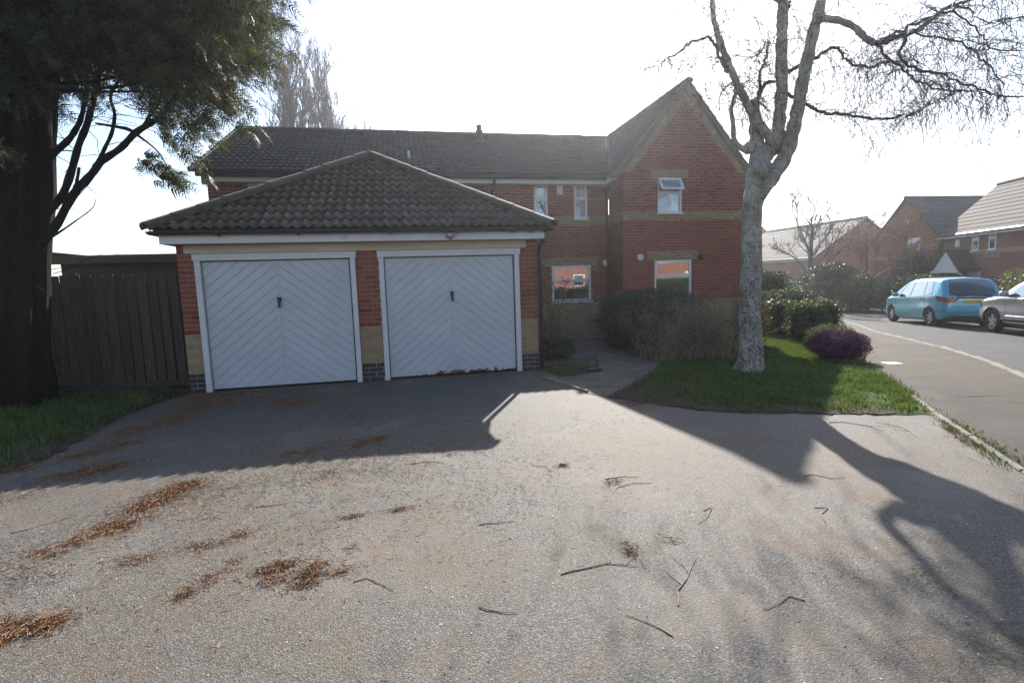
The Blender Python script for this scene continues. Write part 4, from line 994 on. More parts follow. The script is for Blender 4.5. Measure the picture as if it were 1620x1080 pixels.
def conifer():
    rng = np.random.default_rng(4); bx, by = -5.45, 8.75
    t = thing('conifer_tree', 'huge dark conifer with drooping green sprays at the left of the drive', 'tree', (bx, by, 0))
    tb = MB(); P = smooth_path(CONIFER[0], 4); P[:, 3] *= .72
    # fluted trunk
    k = 56; V = []; F = []
    for i, q in enumerate(P):
        for j in range(k):
            a = 2*math.pi*j/k; fl = 1+.17*math.sin(7*a+.12*i)+.07*math.sin(13*a-.2*i)+rng.normal()*.012
            V.append((q[0]+math.cos(a)*q[3]*fl, q[1]+math.sin(a)*q[3]*fl, q[2]))
    for i in range(len(P)-1):
        for j in range(k): F.append((i*k+j, i*k+(j+1) % k, (i+1)*k+(j+1) % k, (i+1)*k+j))
    npmesh('trunk', V, F, M['bark_conifer'], t, True)
    for q in CONIFER[1:]:
        T = Tubes(); pp = smooth_path(q, 4); T.add(pp[:, :3], pp[:, 3]*.68*(1+.08*np.sin(np.arange(len(pp))*1.9)), 10); T.build('limb', M['bark_conifer'], t)
    # dead twigs round trunk and limbs
    T = Tubes()
    for q in CONIFER[:5]:
        pp = smooth_path(q, 4)
        for _ in range(34 if q is CONIFER[0] else 9):
            c = pp[rng.integers(2, len(pp))]
            if c[2] > 6.5: continue
            a = rng.uniform(0, 6.28); d = np.array([math.cos(a), math.sin(a), rng.uniform(-.2, .6)])
            T.add(wander(rng, c[:3]+d*c[3]*.9, d, rng.uniform(.3, 1.1), 6, .2, .4), np.linspace(.007, .002, 7), 3)
    T.build('twigs', M['bark_conifer'], t); tag(bpy.data.objects[t.name].children[-1], kind='stuff')
    axis = np.array([bx, by])
    PP = []; DD = []
    for (x, y, z, r) in CLUMPS:  # rearmost clumps are added, unseen, to keep sun off the trunk
        n = int(max(60, 1150*r*r)) if r > .25 else 64
        c = np.array([x, y, z])
        for _ in range(max(1, n//16)):
            # a bough tip inside the clump; sprays hang along it
            u = rng.normal(size=3); u /= np.linalg.norm(u); q = c+u*r*rng.uniform(.35, 1.0)**.7*np.array([1, 1, .85])
            out = np.array([q[0]-axis[0], q[1]-axis[1], 0]); out /= np.linalg.norm(out)+1e-6
            d = out*.8+u*.45+np.array([0, 0, -.12])+rng.normal(size=3)*.2; d /= np.linalg.norm(d)
            L = rng.uniform(.35, .8)*min(1, r*2.2+.25)
            s_ = rng.uniform(-.5, .5, 16)
            side = np.cross(d, [0, 0, 1.0]); side /= np.linalg.norm(side)+1e-9
            pts = q+d*(s_*L)[:, None]+rng.normal(size=(16, 3))*.045; pts[:, 2] -= (s_+.5)**2*L*.35
            dd = d+side*rng.uniform(-.9, .9, (16, 1))+np.array([0, 0, -.55])*rng.uniform(.2, 1.2, (16, 1))
            PP.append(pts); DD.append(dd)
    # the crown that goes on above and behind the frame
    for _ in range(800):
        h = rng.uniform(5.5, 15.5); a = rng.uniform(0, 6.283); rad = max(.6, (4.6-abs(h-7.2)*.42))*rng.uniform(.5, 1.0)
        q = np.array([bx+math.cos(a)*rad, by+math.sin(a)*rad, h])
        dcam = math.hypot(q[0], q[1])
        if q[2] < 1.55+dcam*.62 and q[0] > -3.2: continue
        out = np.array([math.cos(a), math.sin(a), -.3])
        pts = q+rng.normal(size=(12, 3))*.32; PP.append(pts); DD.append(np.tile(out, (12, 1))+rng.normal(size=(12, 3))*.4)
    PP = np.concatenate(PP); DD = np.concatenate(DD)
    print('sprays', len(PP)); V, F = sprays(rng, PP, DD, .225)
    tag(npmesh('foliage', V, F, M['conifer_leaf'], t), kind='stuff')
    # boughs that carry the sprays
    T = Tubes()
    for (x, y, z, r) in CLUMPS[::2]:
        if r < .25: continue
        for _ in range(1):
            e = np.array([x, y, z])+rng.normal(size=3)*r*.4; s0 = np.array([bx, by, max(4.6, e[2]-rng.uniform(.2, 1.0))])
            if e[2] < 4.4: continue
            mid = (s0+e)/2+np.array([0, 0, -.25])+rng.normal(size=3)*.15
            T.add(smooth_path([s0, mid, e], 5), np.linspace(.04, .006, 11), 5)
    o = T.build('boughs', M['bark_conifer'], t); tag(o, kind='stuff')
conifer()

# ------------------------------------------------------------------ birch on the lawn
def birch():
    rng = np.random.default_rng(12); base = (5.40, 7.27, gz(5.4, 7.27))
    t = thing('birch_tree', 'bare silver birch with forked trunk and hanging twigs on the front lawn', 'tree', base)
    P = smooth_path(BIRCH[0], 5); P[:, 3] *= .77; k = 20; V = []; F = []
    for i, q in enumerate(P):
        flare = 1+max(0, .3-(q[2]-base[2]))*.5
        for j in range(k):
            a = 2*math.pi*j/k; fl = 1+.07*math.sin(3*a+.5*i)+.05*math.sin(7*a+i)+(.14*math.sin(5*a+1)*max(0, .4-(q[2]-base[2]))*2)
            rr_ = q[3]*.95*fl*(flare if q[2]-base[2] < .35 else 1)
            V.append((q[0]+math.cos(a)*rr_, q[1]+math.sin(a)*rr_, q[2]-(.14 if i == 0 else .03)))
    for i in range(len(P)-1):
        for j in range(k): F.append((i*k+j, i*k+(j+1) % k, (i+1)*k+(j+1) % k, (i+1)*k+j))
    npmesh('trunk', V, F, M['bark_birch'], t, True)
    # burrs at the fork
    for (x, y, z, r) in ((5.72, 7.49, 3.16, 0.180), (5.99, 7.55, 3.60, 0.162), (5.54, 7.59, 3.54, 0.095), (5.82, 7.47, 3.00, 0.133)):
        bm = bmesh.new(); bmesh.ops.create_icosphere(bm, subdivisions=3, radius=r)
        for v in bm.verts:
            n = math.sin(v.co.x*31+z)*math.sin(v.co.y*27)*math.cos(v.co.z*29)
            v.co *= 1+.16*n+.06*math.sin(v.co.z*80); v.co += Vector((x, y, z))-Vector(base)
        me = bpy.data.meshes.new('burr'); bm.to_mesh(me); bm.free(); me.materials.append(M['bark_birch']); me.polygons.foreach_set('use_smooth', [True]*len(me.polygons)); link('burr', me, t)
    tips = []
    for i, q in enumerate(BIRCH[1:]):
        pp = smooth_path(q, 5); thick = pp[0][3] > .06
        pp[:, :3] += rng.normal(size=(len(pp), 3))*(.004 if thick else .012)
        rad = pp[:, 3]*(.8 if thick else .72)*(1+.08*np.sin(np.arange(len(pp))*1.7))
        T = Tubes(); T.add(pp[:, :3], rad, 12 if thick else 6)
        T.build('limb' if thick else 'branch', M['bark_birch'] if thick else M['twig_birch'], t)
        for j in range(3, len(pp)):
            if pp[j][3] < .125: tips.append((pp[j], pp[j]-pp[j-1]))
    T = Tubes(); CP = []
    def hang(p, d, L, r, depth):
        n = max(5, int(L*9)); pa = wander(rng, p, d, L, n, 1.5 if depth else 1.0, .55)
        T.add(pa, np.linspace(r, max(.0024, r*.45), n+1), 3)
        for _ in range(int(L*9)):
            CP.append(pa[rng.integers(1, n+1)]+rng.normal(size=3)*.012)
        if depth < 2:
            for _ in range(int(L*(4.5 if depth == 0 else 2.5))):
                j = rng.integers(1, n); a = rng.uniform(0, 6.28)
                dd = np.array([math.cos(a)*.8, math.sin(a)*.8, rng.uniform(-.6, .2)])+(pa[j]-pa[j-1])/L*2
                hang(pa[j], dd, L*rng.uniform(.3, .65), r*.6, depth+1)
    for c, d in tips:
        if c[2] < 4.0 and c[0] < 6.3: continue
        for _ in range(2 if c[3] < .03 else 1):
            if rng.uniform() < (.15 if c[3] > .03 else .42): continue
            a = rng.uniform(0, 6.28); dd = np.array([math.cos(a), math.sin(a), rng.uniform(-.1, .6)])+d[:3]*3
            hang(c[:3], dd, rng.uniform(.5, 1.45), .0058, 0)
    # crown above the frame: a few rising boughs and their hanging twigs
    for _ in range(26):
        a = rng.uniform(0, 6.28); z0 = rng.uniform(5.8, 10.5); s0 = np.array([6.43, 7.84, z0])
        d = np.array([math.cos(a), math.sin(a), .55]); pa = wander(rng, s0, d, rng.uniform(1.6, 3.4), 10, .9, .35)
        T.add(pa, np.linspace(.032, .008, 11), 5)
        for j in range(3, 11):
            aa = rng.uniform(0, 6.28); hang(pa[j], np.array([math.cos(aa)*.6, math.sin(aa)*.6, -.1]), rng.uniform(.6, 1.9), .0065, 0)
    o = T.build('twigs', M['twig_birch'], t); tag(o, kind='stuff')
    CPa = np.array(CP); CPa[:, 2] -= .012
    V, F = leaf_cloud(rng, CPa, .026, .38, None, 0, .5, -1.2); o = npmesh('catkins', V, F, M['catkin'], t); tag(o, kind='stuff')
    return len(T.V), len(CP)
print('birch', birch())

# ------------------------------------------------------------------ bare trees further off
def bare_tree(name, label, base, height, spread, seed, mat, trunk_r, upright=.5, levels=3, n1=16, group=None, min_r=.004, start=.25, buds=None, tw=1.0, kfac=1.0):
    rng = np.random.default_rng(seed); t = thing(name, label, 'tree', base, group)
    pa = wander(rng, base, (0, 0, 1), height*.92, 12, -.2, .12); T0 = Tubes(); T0.add(pa, np.linspace(trunk_r, trunk_r*.12, 13), 8); T0.build('trunk', M['bark_grey'], t)
    T = Tubes(); E = []
    def grow(p, d, L, r, lv):
        n = 7 if lv == 0 else (5 if lv == 1 else 4); q = wander(rng, p, d, L, n, -upright*.8, .4); T.add(q, np.linspace(r, max(min_r, r*.3), n+1), 4 if lv == 0 else 3); E.append(q[-1]); E.append(q[-2])
        if lv < levels:
            for _ in range(int((5 if lv == 0 else 4)*kfac)):
                j = rng.integers(2, n); u = rng.normal(size=3); u[2] = abs(u[2])*.5; dd = (q[j]-q[j-1]); dd /= np.linalg.norm(dd)
                grow(q[j], dd*(.6+upright)+u*.55*(1.1-upright*.8), L*rng.uniform(.35, .62), max(min_r, r*.5), lv+1)
    for i in range(n1):
        f = start+(1-start)*i/n1; j = f*12; c = pa[int(j)]*(1-(j % 1))+pa[min(12, int(j)+1)]*(j % 1); a = i*2.4+rng.uniform(-.4, .4)
        Lb = height*spread*(1-.55*f)*rng.uniform(.75, 1.15); grow(c, np.array([math.cos(a), math.sin(a), .35+upright*2.2]), Lb, trunk_r*.38*(1-.6*f), 0)
    o = T.build('branches', mat, t); tag(o, kind='stuff')
    if buds:
        V, F = leaf_cloud(rng, np.repeat(np.array(E), buds[2], 0)+rng.normal(size=(len(E)*buds[2], 3))*buds[3], buds[1], .6); tag(npmesh('buds', V, F, M[buds[0]], t), kind='stuff')
    return t
bare_tree('poplar_tree', 'tall bare upright poplar beyond the roof, the tallest of the poplars', (-5.9, 39, -.3), 18.9, .34, 1, M['poplar_twig'], .3, .95, 3, 40, 'poplars beyond the roof', .013, .12, kfac=1.2)
bare_tree('poplar_tree', 'bare upright poplar beyond the roof, right of the tallest one', (-3.5, 41, -.3), 17.2, .34, 2, M['poplar_twig'], .28, .95, 3, 38, 'poplars beyond the roof', .013, .12, kfac=1.2)
bare_tree('poplar_tree', 'bare poplar beyond the roof half hidden by the conifer sprays', (-8.2, 40, -.3), 15.5, .34, 3, M['poplar_twig'], .26, .95, 3, 26, 'poplars beyond the roof', .013, .12, kfac=1.2)
bare_tree('poplar_tree', 'small faint poplar tip showing over the roof, rightmost of the poplars', (-1.1, 46, -.3), 15.0, .16, 5, M['poplar_twig'], .16, .95, 2, 16, 'poplars beyond the roof', .016, .2)
bare_tree('bare_tree', 'small bare spreading tree in front of the pale-roofed house', (24.6, 27.4, gz(24.6, 27.4)), 6.0, .62, 7, M['twig_grey'], .24, .35, 3, 13, None, .009, .30)
bare_tree('red_budded_tree', 'small tree with reddish buds in front of the houses across the road', (25.6, 24.4, gz(25.6, 24.4)), 4.6, .52, 9, M['twig_brown'], .1, .35, 3, 12, None, .007, .35, ('red_bud', .07, 1, .12))
bare_tree('red_budded_tree', 'slender sapling with reddish leaves behind the clipped hedge across the road', (23.6, 20.6, gz(23.6, 20.6)), 4.3, .5, 10, M['twig_brown'], .08, .35, 3, 11, None, .007, .45, ('red_bud', .06, 1, .12))

# ------------------------------------------------------------------ hedges and shrubs
def shell_points(rng, n, c, r, power=4.0, inner=.35, bottom=True):
    """points in the outer layer of a rounded box (superellipsoid), with outward normals"""
    u = rng.normal(size=(n, 3)); u /= np.linalg.norm(u, axis=1)[:, None]
    k = (np.abs(u)**power).sum(1)**(-1/power); d = rng.uniform(1-inner, 1.0, n)
    lump = 1+.07*np.sin(u[:, 0]*7+c[0])*np.sin(u[:, 1]*6+c[1]*3)+.05*np.sin(u[:, 2]*9+u[:, 0]*5)
    P = u*(k*d*lump)[:, None]*np.array(r)+np.array(c); N = u/np.array(r); N /= np.linalg.norm(N, axis=1)[:, None]
    return P, N
def bush(name, label, cat, c, r, mat, n, leaf, seed, power=4.0, ratio=.55, inner=.4, twigs=30, twig_mat='twig_brown', group=None, bias=.35, extra=None, up=0, core=0):
    """clipped or natural shrub: stems from the ground, leaves through the outer layer; c = base centre, r = half sizes (x, y, full height)"""
    rng = np.random.default_rng(seed); z0 = gz(c[0], c[1]); base = (c[0], c[1], z0)
    t = thing(name, label, cat, base, group)
    cc = (c[0], c[1], z0+r[2]*.52); rr_ = (r[0], r[1], r[2]*.5)
    P, N = shell_points(rng, n, cc, rr_, power, inner); keep = P[:, 2] > z0+.02; P, N = P[keep], N[keep]
    V, F = leaf_cloud(rng, P, leaf, ratio, N, bias, .4, up); o = npmesh('leaves', V, F, mat, t); tag(o, kind='stuff')
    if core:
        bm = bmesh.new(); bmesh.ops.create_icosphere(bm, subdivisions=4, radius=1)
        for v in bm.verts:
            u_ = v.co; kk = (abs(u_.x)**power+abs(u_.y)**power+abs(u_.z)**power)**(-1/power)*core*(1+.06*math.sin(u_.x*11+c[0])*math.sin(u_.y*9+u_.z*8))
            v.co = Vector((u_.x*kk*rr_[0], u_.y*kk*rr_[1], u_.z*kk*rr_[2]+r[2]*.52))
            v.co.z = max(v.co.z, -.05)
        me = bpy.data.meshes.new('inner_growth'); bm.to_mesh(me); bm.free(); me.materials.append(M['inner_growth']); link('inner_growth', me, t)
    if extra:
        m2, fr, lf = extra; k = int(n*fr); P2, N2 = shell_points(rng, k, cc, tuple(x*1.02 for x in rr_), power, inner*.5); kp = P2[:, 2] > z0+r[2]*.35
        V, F = leaf_cloud(rng, P2[kp], lf, ratio, N2[kp], bias, .4, up); tag(npmesh('new_growth', V, F, m2, t), kind='stuff')
    T = Tubes()
    for _ in range(twigs):
        q = np.array([c[0]+rng.uniform(-.6, .6)*r[0], c[1]+rng.uniform(-.6, .6)*r[1], z0-.03])
        T.add(wander(rng, q, (rng.uniform(-.5, .5), rng.uniform(-.5, .5), 1), r[2]*rng.uniform(.5, .9), 6, 0, .4), np.linspace(.012, .004, 7), 4)
    o = T.build('stems', M[twig_mat], t); tag(o, kind='stuff')
    return t
# mixed hedge in front of the wing
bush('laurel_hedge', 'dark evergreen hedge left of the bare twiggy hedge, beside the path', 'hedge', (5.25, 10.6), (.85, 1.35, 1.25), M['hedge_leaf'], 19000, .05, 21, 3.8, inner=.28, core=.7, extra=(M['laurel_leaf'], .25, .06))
def twig_hedge():
    rng = np.random.default_rng(31); t = thing('twiggy_hedge', 'brown half-bare hedge with upright stems behind the birch trunk', 'hedge', (5.5, 8.9, gz(5.5, 8.9)))
    T = Tubes(); E = []
    for _ in range(400):
        x, y = rng.uniform(4.5, 6.1), rng.uniform(8.45, 9.6); z = gz(x, y)-.03
        h = (rng.uniform(.7, 1.22)+(rng.uniform(0, .35) if rng.uniform() < .12 else 0))*(1+.12*math.sin(x*5+y*3))*(1-.15*((x-5.3)/.85)**2)
        pa = wander(rng, (x, y, z), (rng.normal()*.18, rng.normal()*.18, 1), h, 8, 0, .28); T.add(pa, np.linspace(rng.uniform(.005, .011), .0025, 9), 3)
        for _k in range(6):
            j = rng.integers(3, 9); a = rng.uniform(0, 6.28)
            q = wander(rng, pa[j], (math.cos(a), math.sin(a), rng.uniform(-.3, .9)), rng.uniform(.12, .34), 4, .3, .5); T.add(q, np.linspace(.0035, .0016, 5), 3); E.append(q[-1]); E.append(q[2])
    tag(T.build('stems', M['twig_hedge'], t), kind='stuff')
    E = np.array(E); V, F = leaf_cloud(rng, E[rng.uniform(size=len(E)) < .8]+rng.normal(size=(1, 3))*.01, .032, .6); tag(npmesh('dry_leaves', V, F, M['dry_leaf'], t), kind='stuff')
    P, N = shell_points(rng, 9000, (5.3, 9.05, .55), (.85, .62, .66), 4, .55); sel = rng.uniform(size=len(P)) < np.clip(.75-(P[:, 0]-4.6)*.42, .1, 1); P = P[sel]
    V, F = leaf_cloud(rng, P, .038, .55); tag(npmesh('green_leaves', V, F, M['hedge_leaf'], t), kind='stuff')
twig_hedge()
bush('yellow_conifer_shrub', 'yellow-green clipped shrub half hidden behind the birch trunk', 'shrub', (7.75, 10.4), (.40, .38, 1.3), M['conifer_gold'], 5200, .045, 22, 2.6, .35)
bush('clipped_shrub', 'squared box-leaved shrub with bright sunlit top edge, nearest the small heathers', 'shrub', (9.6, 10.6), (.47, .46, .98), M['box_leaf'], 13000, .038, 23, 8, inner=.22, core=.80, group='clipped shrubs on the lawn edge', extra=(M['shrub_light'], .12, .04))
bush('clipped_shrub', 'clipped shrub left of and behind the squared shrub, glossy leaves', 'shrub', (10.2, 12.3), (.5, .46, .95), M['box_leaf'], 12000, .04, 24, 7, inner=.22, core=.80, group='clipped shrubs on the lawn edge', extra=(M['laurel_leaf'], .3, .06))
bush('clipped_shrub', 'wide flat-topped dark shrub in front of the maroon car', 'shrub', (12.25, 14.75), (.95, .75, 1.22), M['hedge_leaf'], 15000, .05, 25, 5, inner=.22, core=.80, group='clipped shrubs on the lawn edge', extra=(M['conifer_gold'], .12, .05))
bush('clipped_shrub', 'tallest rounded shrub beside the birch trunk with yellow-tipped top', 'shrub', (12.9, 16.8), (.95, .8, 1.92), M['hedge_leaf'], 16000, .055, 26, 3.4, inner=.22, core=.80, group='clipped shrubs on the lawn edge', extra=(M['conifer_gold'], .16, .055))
bush('dark_shrub', 'low dark shrub in shade between birch trunk and clipped shrubs', 'shrub', (10.6, 14.0), (.8, .5, .95), M['hedge_leaf'], 6000, .055, 27, 3)
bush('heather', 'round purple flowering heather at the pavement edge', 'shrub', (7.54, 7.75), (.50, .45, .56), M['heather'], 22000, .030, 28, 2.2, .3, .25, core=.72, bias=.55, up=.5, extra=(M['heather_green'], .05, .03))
bush('green_heather', 'low rounded green heather behind the purple one', 'shrub', (8.5, 8.95), (.48, .42, .56), M['heather_green'], 11000, .032, 29, 2.3, .3, .35, bias=.5, up=.5)
# beside the garage corner
def corner_plants():
    rng = np.random.default_rng(41)
    t = thing('variegated_shrub', 'tall loose shrub with pale variegated leaves against the garage corner', 'shrub', (2.72, 9.9, gz(2.72, 9.9)))
    T = Tubes(); E = []
    for _ in range(46):
        pa = wander(rng, (2.72+rng.normal()*.09, 9.9+rng.normal()*.12, -.03), (rng.normal()*.22, rng.normal()*.22, 1), rng.uniform(.9, 1.95), 12, .25, .35); T.add(pa, np.linspace(.011, .003, 13), 4)
        for _k in range(26): E.append(pa[rng.integers(3, 13)]+rng.normal(size=3)*.07)
    tag(T.build('stems', M['twig_brown'], t), kind='stuff'); V, F = leaf_cloud(rng, np.array(E), .085, .36, None, 0, .4, -.5); tag(npmesh('leaves', V, F, M['variegated'], t), kind='stuff')
    bush('ivy_clump', 'low green leafy clump at the foot of the variegated shrub', 'plant', (2.95, 9.75), (.34, .34, .45), M['ivy_leaf'], 2600, .06, 42, 2.2)
    bush('lavender_clump', 'greyish twiggy clump against the house wall beside the path', 'plant', (3.05, 11.4), (.5, .6, .62), M['variegated'], 2600, .06, 43, 2.2, .2)
corner_plants()
# across the road
bush('rhododendron', 'dark glossy evergreen mass between bare tree and silvery shrub', 'shrub', (24.3, 25.6), (1.9, 1.5, 2.6), M['laurel_leaf'], 12000, .12, 51, 2.4, core=.6)
bush('silvery_shrub', 'sunlit shrub with pale glinting leaves left of the long clipped hedge', 'shrub', (24.2, 23.6), (1.2, 1.0, 1.9), M['box_leaf'], 7000, .10, 52, 2.4, extra=(M['variegated'], .2, .09))
bush('long_hedge', 'long flat-topped hedge across the road behind the blue car', 'hedge', (25.2, 20.9), (1.9, 1.3, 1.75), M['hedge_leaf'], 16000, .075, 53, 7, inner=.2, core=.8, extra=(M['box_leaf'], .2, .08))
bush('evergreen_shrub', 'tall dark evergreen shrub against the gabled house across the road', 'shrub', (27.6, 22.9), (1.5, 1.3, 3.1), M['laurel_leaf'], 9000, .12, 54, 2.4)
bush('palm_like_shrub', 'spiky bright green shrub in front of the gabled house wall', 'shrub', (27.6, 21.4), (.75, .7, 3.0), M['shrub_light'], 3000, .22, 55, 2.2, .12, .6, up=.8)
bush('light_hedge', 'loose light green hedge behind the grey car at the right edge', 'hedge', (23.9, 13.6), (1.9, 2.4, 2.15), M['shrub_light'], 20000, .09, 56, 3.2, core=.65, extra=(M['dry_leaf'], .08, .09))
bush('low_hedge', 'dark low hedge under the trees at the end of the road', 'hedge', (21.8, 30.0), (4.2, 1.2, 1.9), M['hedge_leaf'], 9000, .12, 57, 4)
bush('leafless_shrub', 'reddish twiggy shrub behind the maroon car', 'shrub', (20.6, 27.0), (1.2, .9, 2.0), M['red_bud'], 1500, .09, 58, 2.2, .5, .8, 140)

# ------------------------------------------------------------------ grass
def grass(label, poly, n, seed, hgt=.065, edge=.18, bare=None):
    rng = np.random.default_rng(seed); xs = [p[0] for p in poly]; ys = [p[1] for p in poly]
    x = rng.uniform(min(xs), max(xs), n*7); y = rng.uniform(min(ys), max(ys), n*7)
    m = in_poly(x, y, poly); x, y = x[m], y[m]
    cl = np.sin(x*5.1+np.sin(y*3.3)*2)*np.sin(y*4.7+np.sin(x*2.9)*2)+np.sin(x*13+y*7)*.4
    if bare is not None: keep = rng.uniform(size=len(x)) < bare(x, y)*(0.55+.35*cl.clip(-1, 1)); x, y, cl = x[keep], y[keep], cl[keep]
    x, y, cl = x[:n], y[:n], cl[:n]; k = len(x); z = gzn(x, y)+.008
    x = x+rng.normal(size=k)*.045; y = y+rng.normal(size=k)*.045; z = gzn(x, y)+.004
    h = hgt*rng.uniform(.5, 1.35, k)*(1+.35*cl); a = rng.uniform(0, 6.28, k); w = rng.uniform(.0025, .0055, k)*1.3
    lean = rng.normal(size=(k, 2))*.45*h[:, None]
    B = np.stack([x, y, z], 1); s_ = np.stack([np.cos(a)*w, np.sin(a)*w, np.zeros(k)], 1)
    mid = B+np.stack([lean[:, 0]*.35, lean[:, 1]*.35, h*.6], 1); tip = B+np.stack([lean[:, 0], lean[:, 1], h], 1)
    V = np.stack([B-s_, B+s_, mid+s_*.7, mid-s_*.7, tip], 1).reshape(-1, 3); i = np.arange(k)[:, None]*5
    F = np.concatenate([i+np.array([[0, 1, 2]]), i+np.array([[0, 2, 3]]), i+np.array([[3, 2, 4]])], 0)
    print('grass', k, ((abs(x-7) < .3) & (abs(y-6.6) < .3)).sum(), ((abs(x-6) < .3) & (abs(y-6.6) < .3)).sum()); tag(npmesh('grass', V, F, M['grass_blade']), label, 'grass', None, 'stuff')
def edge_front(x, y):
    # bare earth along the drive edge of the right lawn
    d = np.minimum(1, np.maximum(0, (y-(7.55-.62*x+np.where(x > 4.4, .0, 0))))/.55)
    return np.clip(.15+d, 0, 1)*np.where((x < 3.9) & (y > 5.2), np.clip((x-2.9)/.9, .04, 1), 1)
grass('short green grass on the front lawn round the birch', LAWN_R, 80000, 61, .055, bare=edge_front)
grass('rough green grass on the lawn left of the drive', [p for p in LAWN_L if p[0] > -9]+[(-9, 0), (-9, 11.5)] if False else [(-3.32, 8.8), (-3.6, 7.47), (-3.46, 5.61), (-3.6, 5.28), (-4.64, 3.2), (-6.0, 1), (-9, 3), (-9, 9.4), (-3.4, 9.4)], 45000, 62, .085, bare=lambda x, y: np.clip((-3.35-x)/1.1+.1, .05, 1)*np.clip((9.3-y)/1.2+.1, 0, 1))
grass('grass and weeds in the cracks beside the path', [(2.3, 8.7), (3.0, 9.3), (3.3, 8.7), (2.9, 8.0), (2.4, 7.8)], 2600, 63, .04)
grass('grass growing along the pavement edging', [(4.45, 2.95), (5.32, 4.2), (5.42, 4.12), (4.6, 2.85)], 700, 64, .022)
# ------------------------------------------------------------------ fence and shed left of the garage
def fence():
    rr = random.Random(3); f = thing('wooden_fence', 'weathered close-boarded timber fence between the garage and the conifer', 'fence', (-4.9, 9.5, 0))
    x = -3.29; y = 9.5
    while x > -6.75:
        w = rr.uniform(.135, .155); top = 1.86+rr.uniform(-.012, .012)
        b = MB().obox((x-w/2, y+rr.uniform(-.006, .006), (top+.06)/2), (w/2-.006, rr.uniform(-.012, .012), rr.uniform(-.003, .003)), (0, .011, 0), (0, 0, (top-.06)/2))
        b.build('board', M['fence_timber'], f, bevel=.003); x -= w*1.0+rr.uniform(.0, .01)
    x = -3.36
    for z in (.3, 1.0, 1.65): MB().box(-6.75, -3.3, y+.02, y+.06, z-.04, z+.04).build('rail', M['fence_timber'], f)
    for px in (-3.35, -5.1, -6.8): MB().box(px-.05, px+.05, y+.06, y+.16, -.1, 1.9).build('post', M['fence_timber'], f)
    MB().box(-6.75, -3.3, y-.02, y+.014, -.05, .11).build('gravel_board', M['fence_timber'], f)
    f2 = thing('panel_fence', 'darker fence run going back along the garden behind the conifer', 'fence', (-6.95, 12, 0))
    z = 0; yy = 9.7; i = 0
    while yy < 16:
        w = rr.uniform(.13, .15)
        MB().obox((-6.95+rr.uniform(-.005, .005), yy+w/2, .92), (.011, 0, 0), (0, w/2-.004, 0), (0, 0, .9+rr.uniform(-.01, .01))).build('board', M['fence_timber'], f2); yy += w+.008
    MB().box(-6.93, -6.89, 9.7, 16, .45, .53).box(-6.93, -6.89, 9.7, 16, 1.45, 1.53).build('rail', M['fence_timber'], f2)
fence()
def shed():
    s = thing('garden_shed', 'low timber shed with a mossy felt roof showing over the fence', 'shed', (-4.7, 11, 0))
    x0, x1, y0, y1 = -5.75, -3.5, 10.5, 12.6; rr = random.Random(9)
    MB().box(x0+.03, x1-.03, y0+.03, y1-.03, 0, 2.1).build('wall', M['dark_room'], s)
    z = 0.05; i = 0
    while z < 2.12:
        MB().obox(((x0+x1)/2, y0+.01, z+.06), ((x1-x0)/2, 0, 0), (0, .008, .002), (0, .006, .062)).build('weatherboard', M['shed_timber'], s); z += .118
    rf = MB().prism([(x0-.1, y0-.14, 2.17), (x1+.1, y0-.14, 2.17), (x1+.1, y1+.1, 2.34), (x0-.1, y1+.1, 2.34)], (0, 0, .045)).build('roof', M['roof_felt'], s)
    MB().box(x0-.1, x1+.1, y0-.16, y0-.141, 2.08, 2.215).build('fascia_board', M['shed_timber'], rf)
    MB().box(x0-.12, x0-.1, y0-.16, y1+.1, 2.1, 2.3).build('fascia_board', M['shed_timber'], rf)
shed()

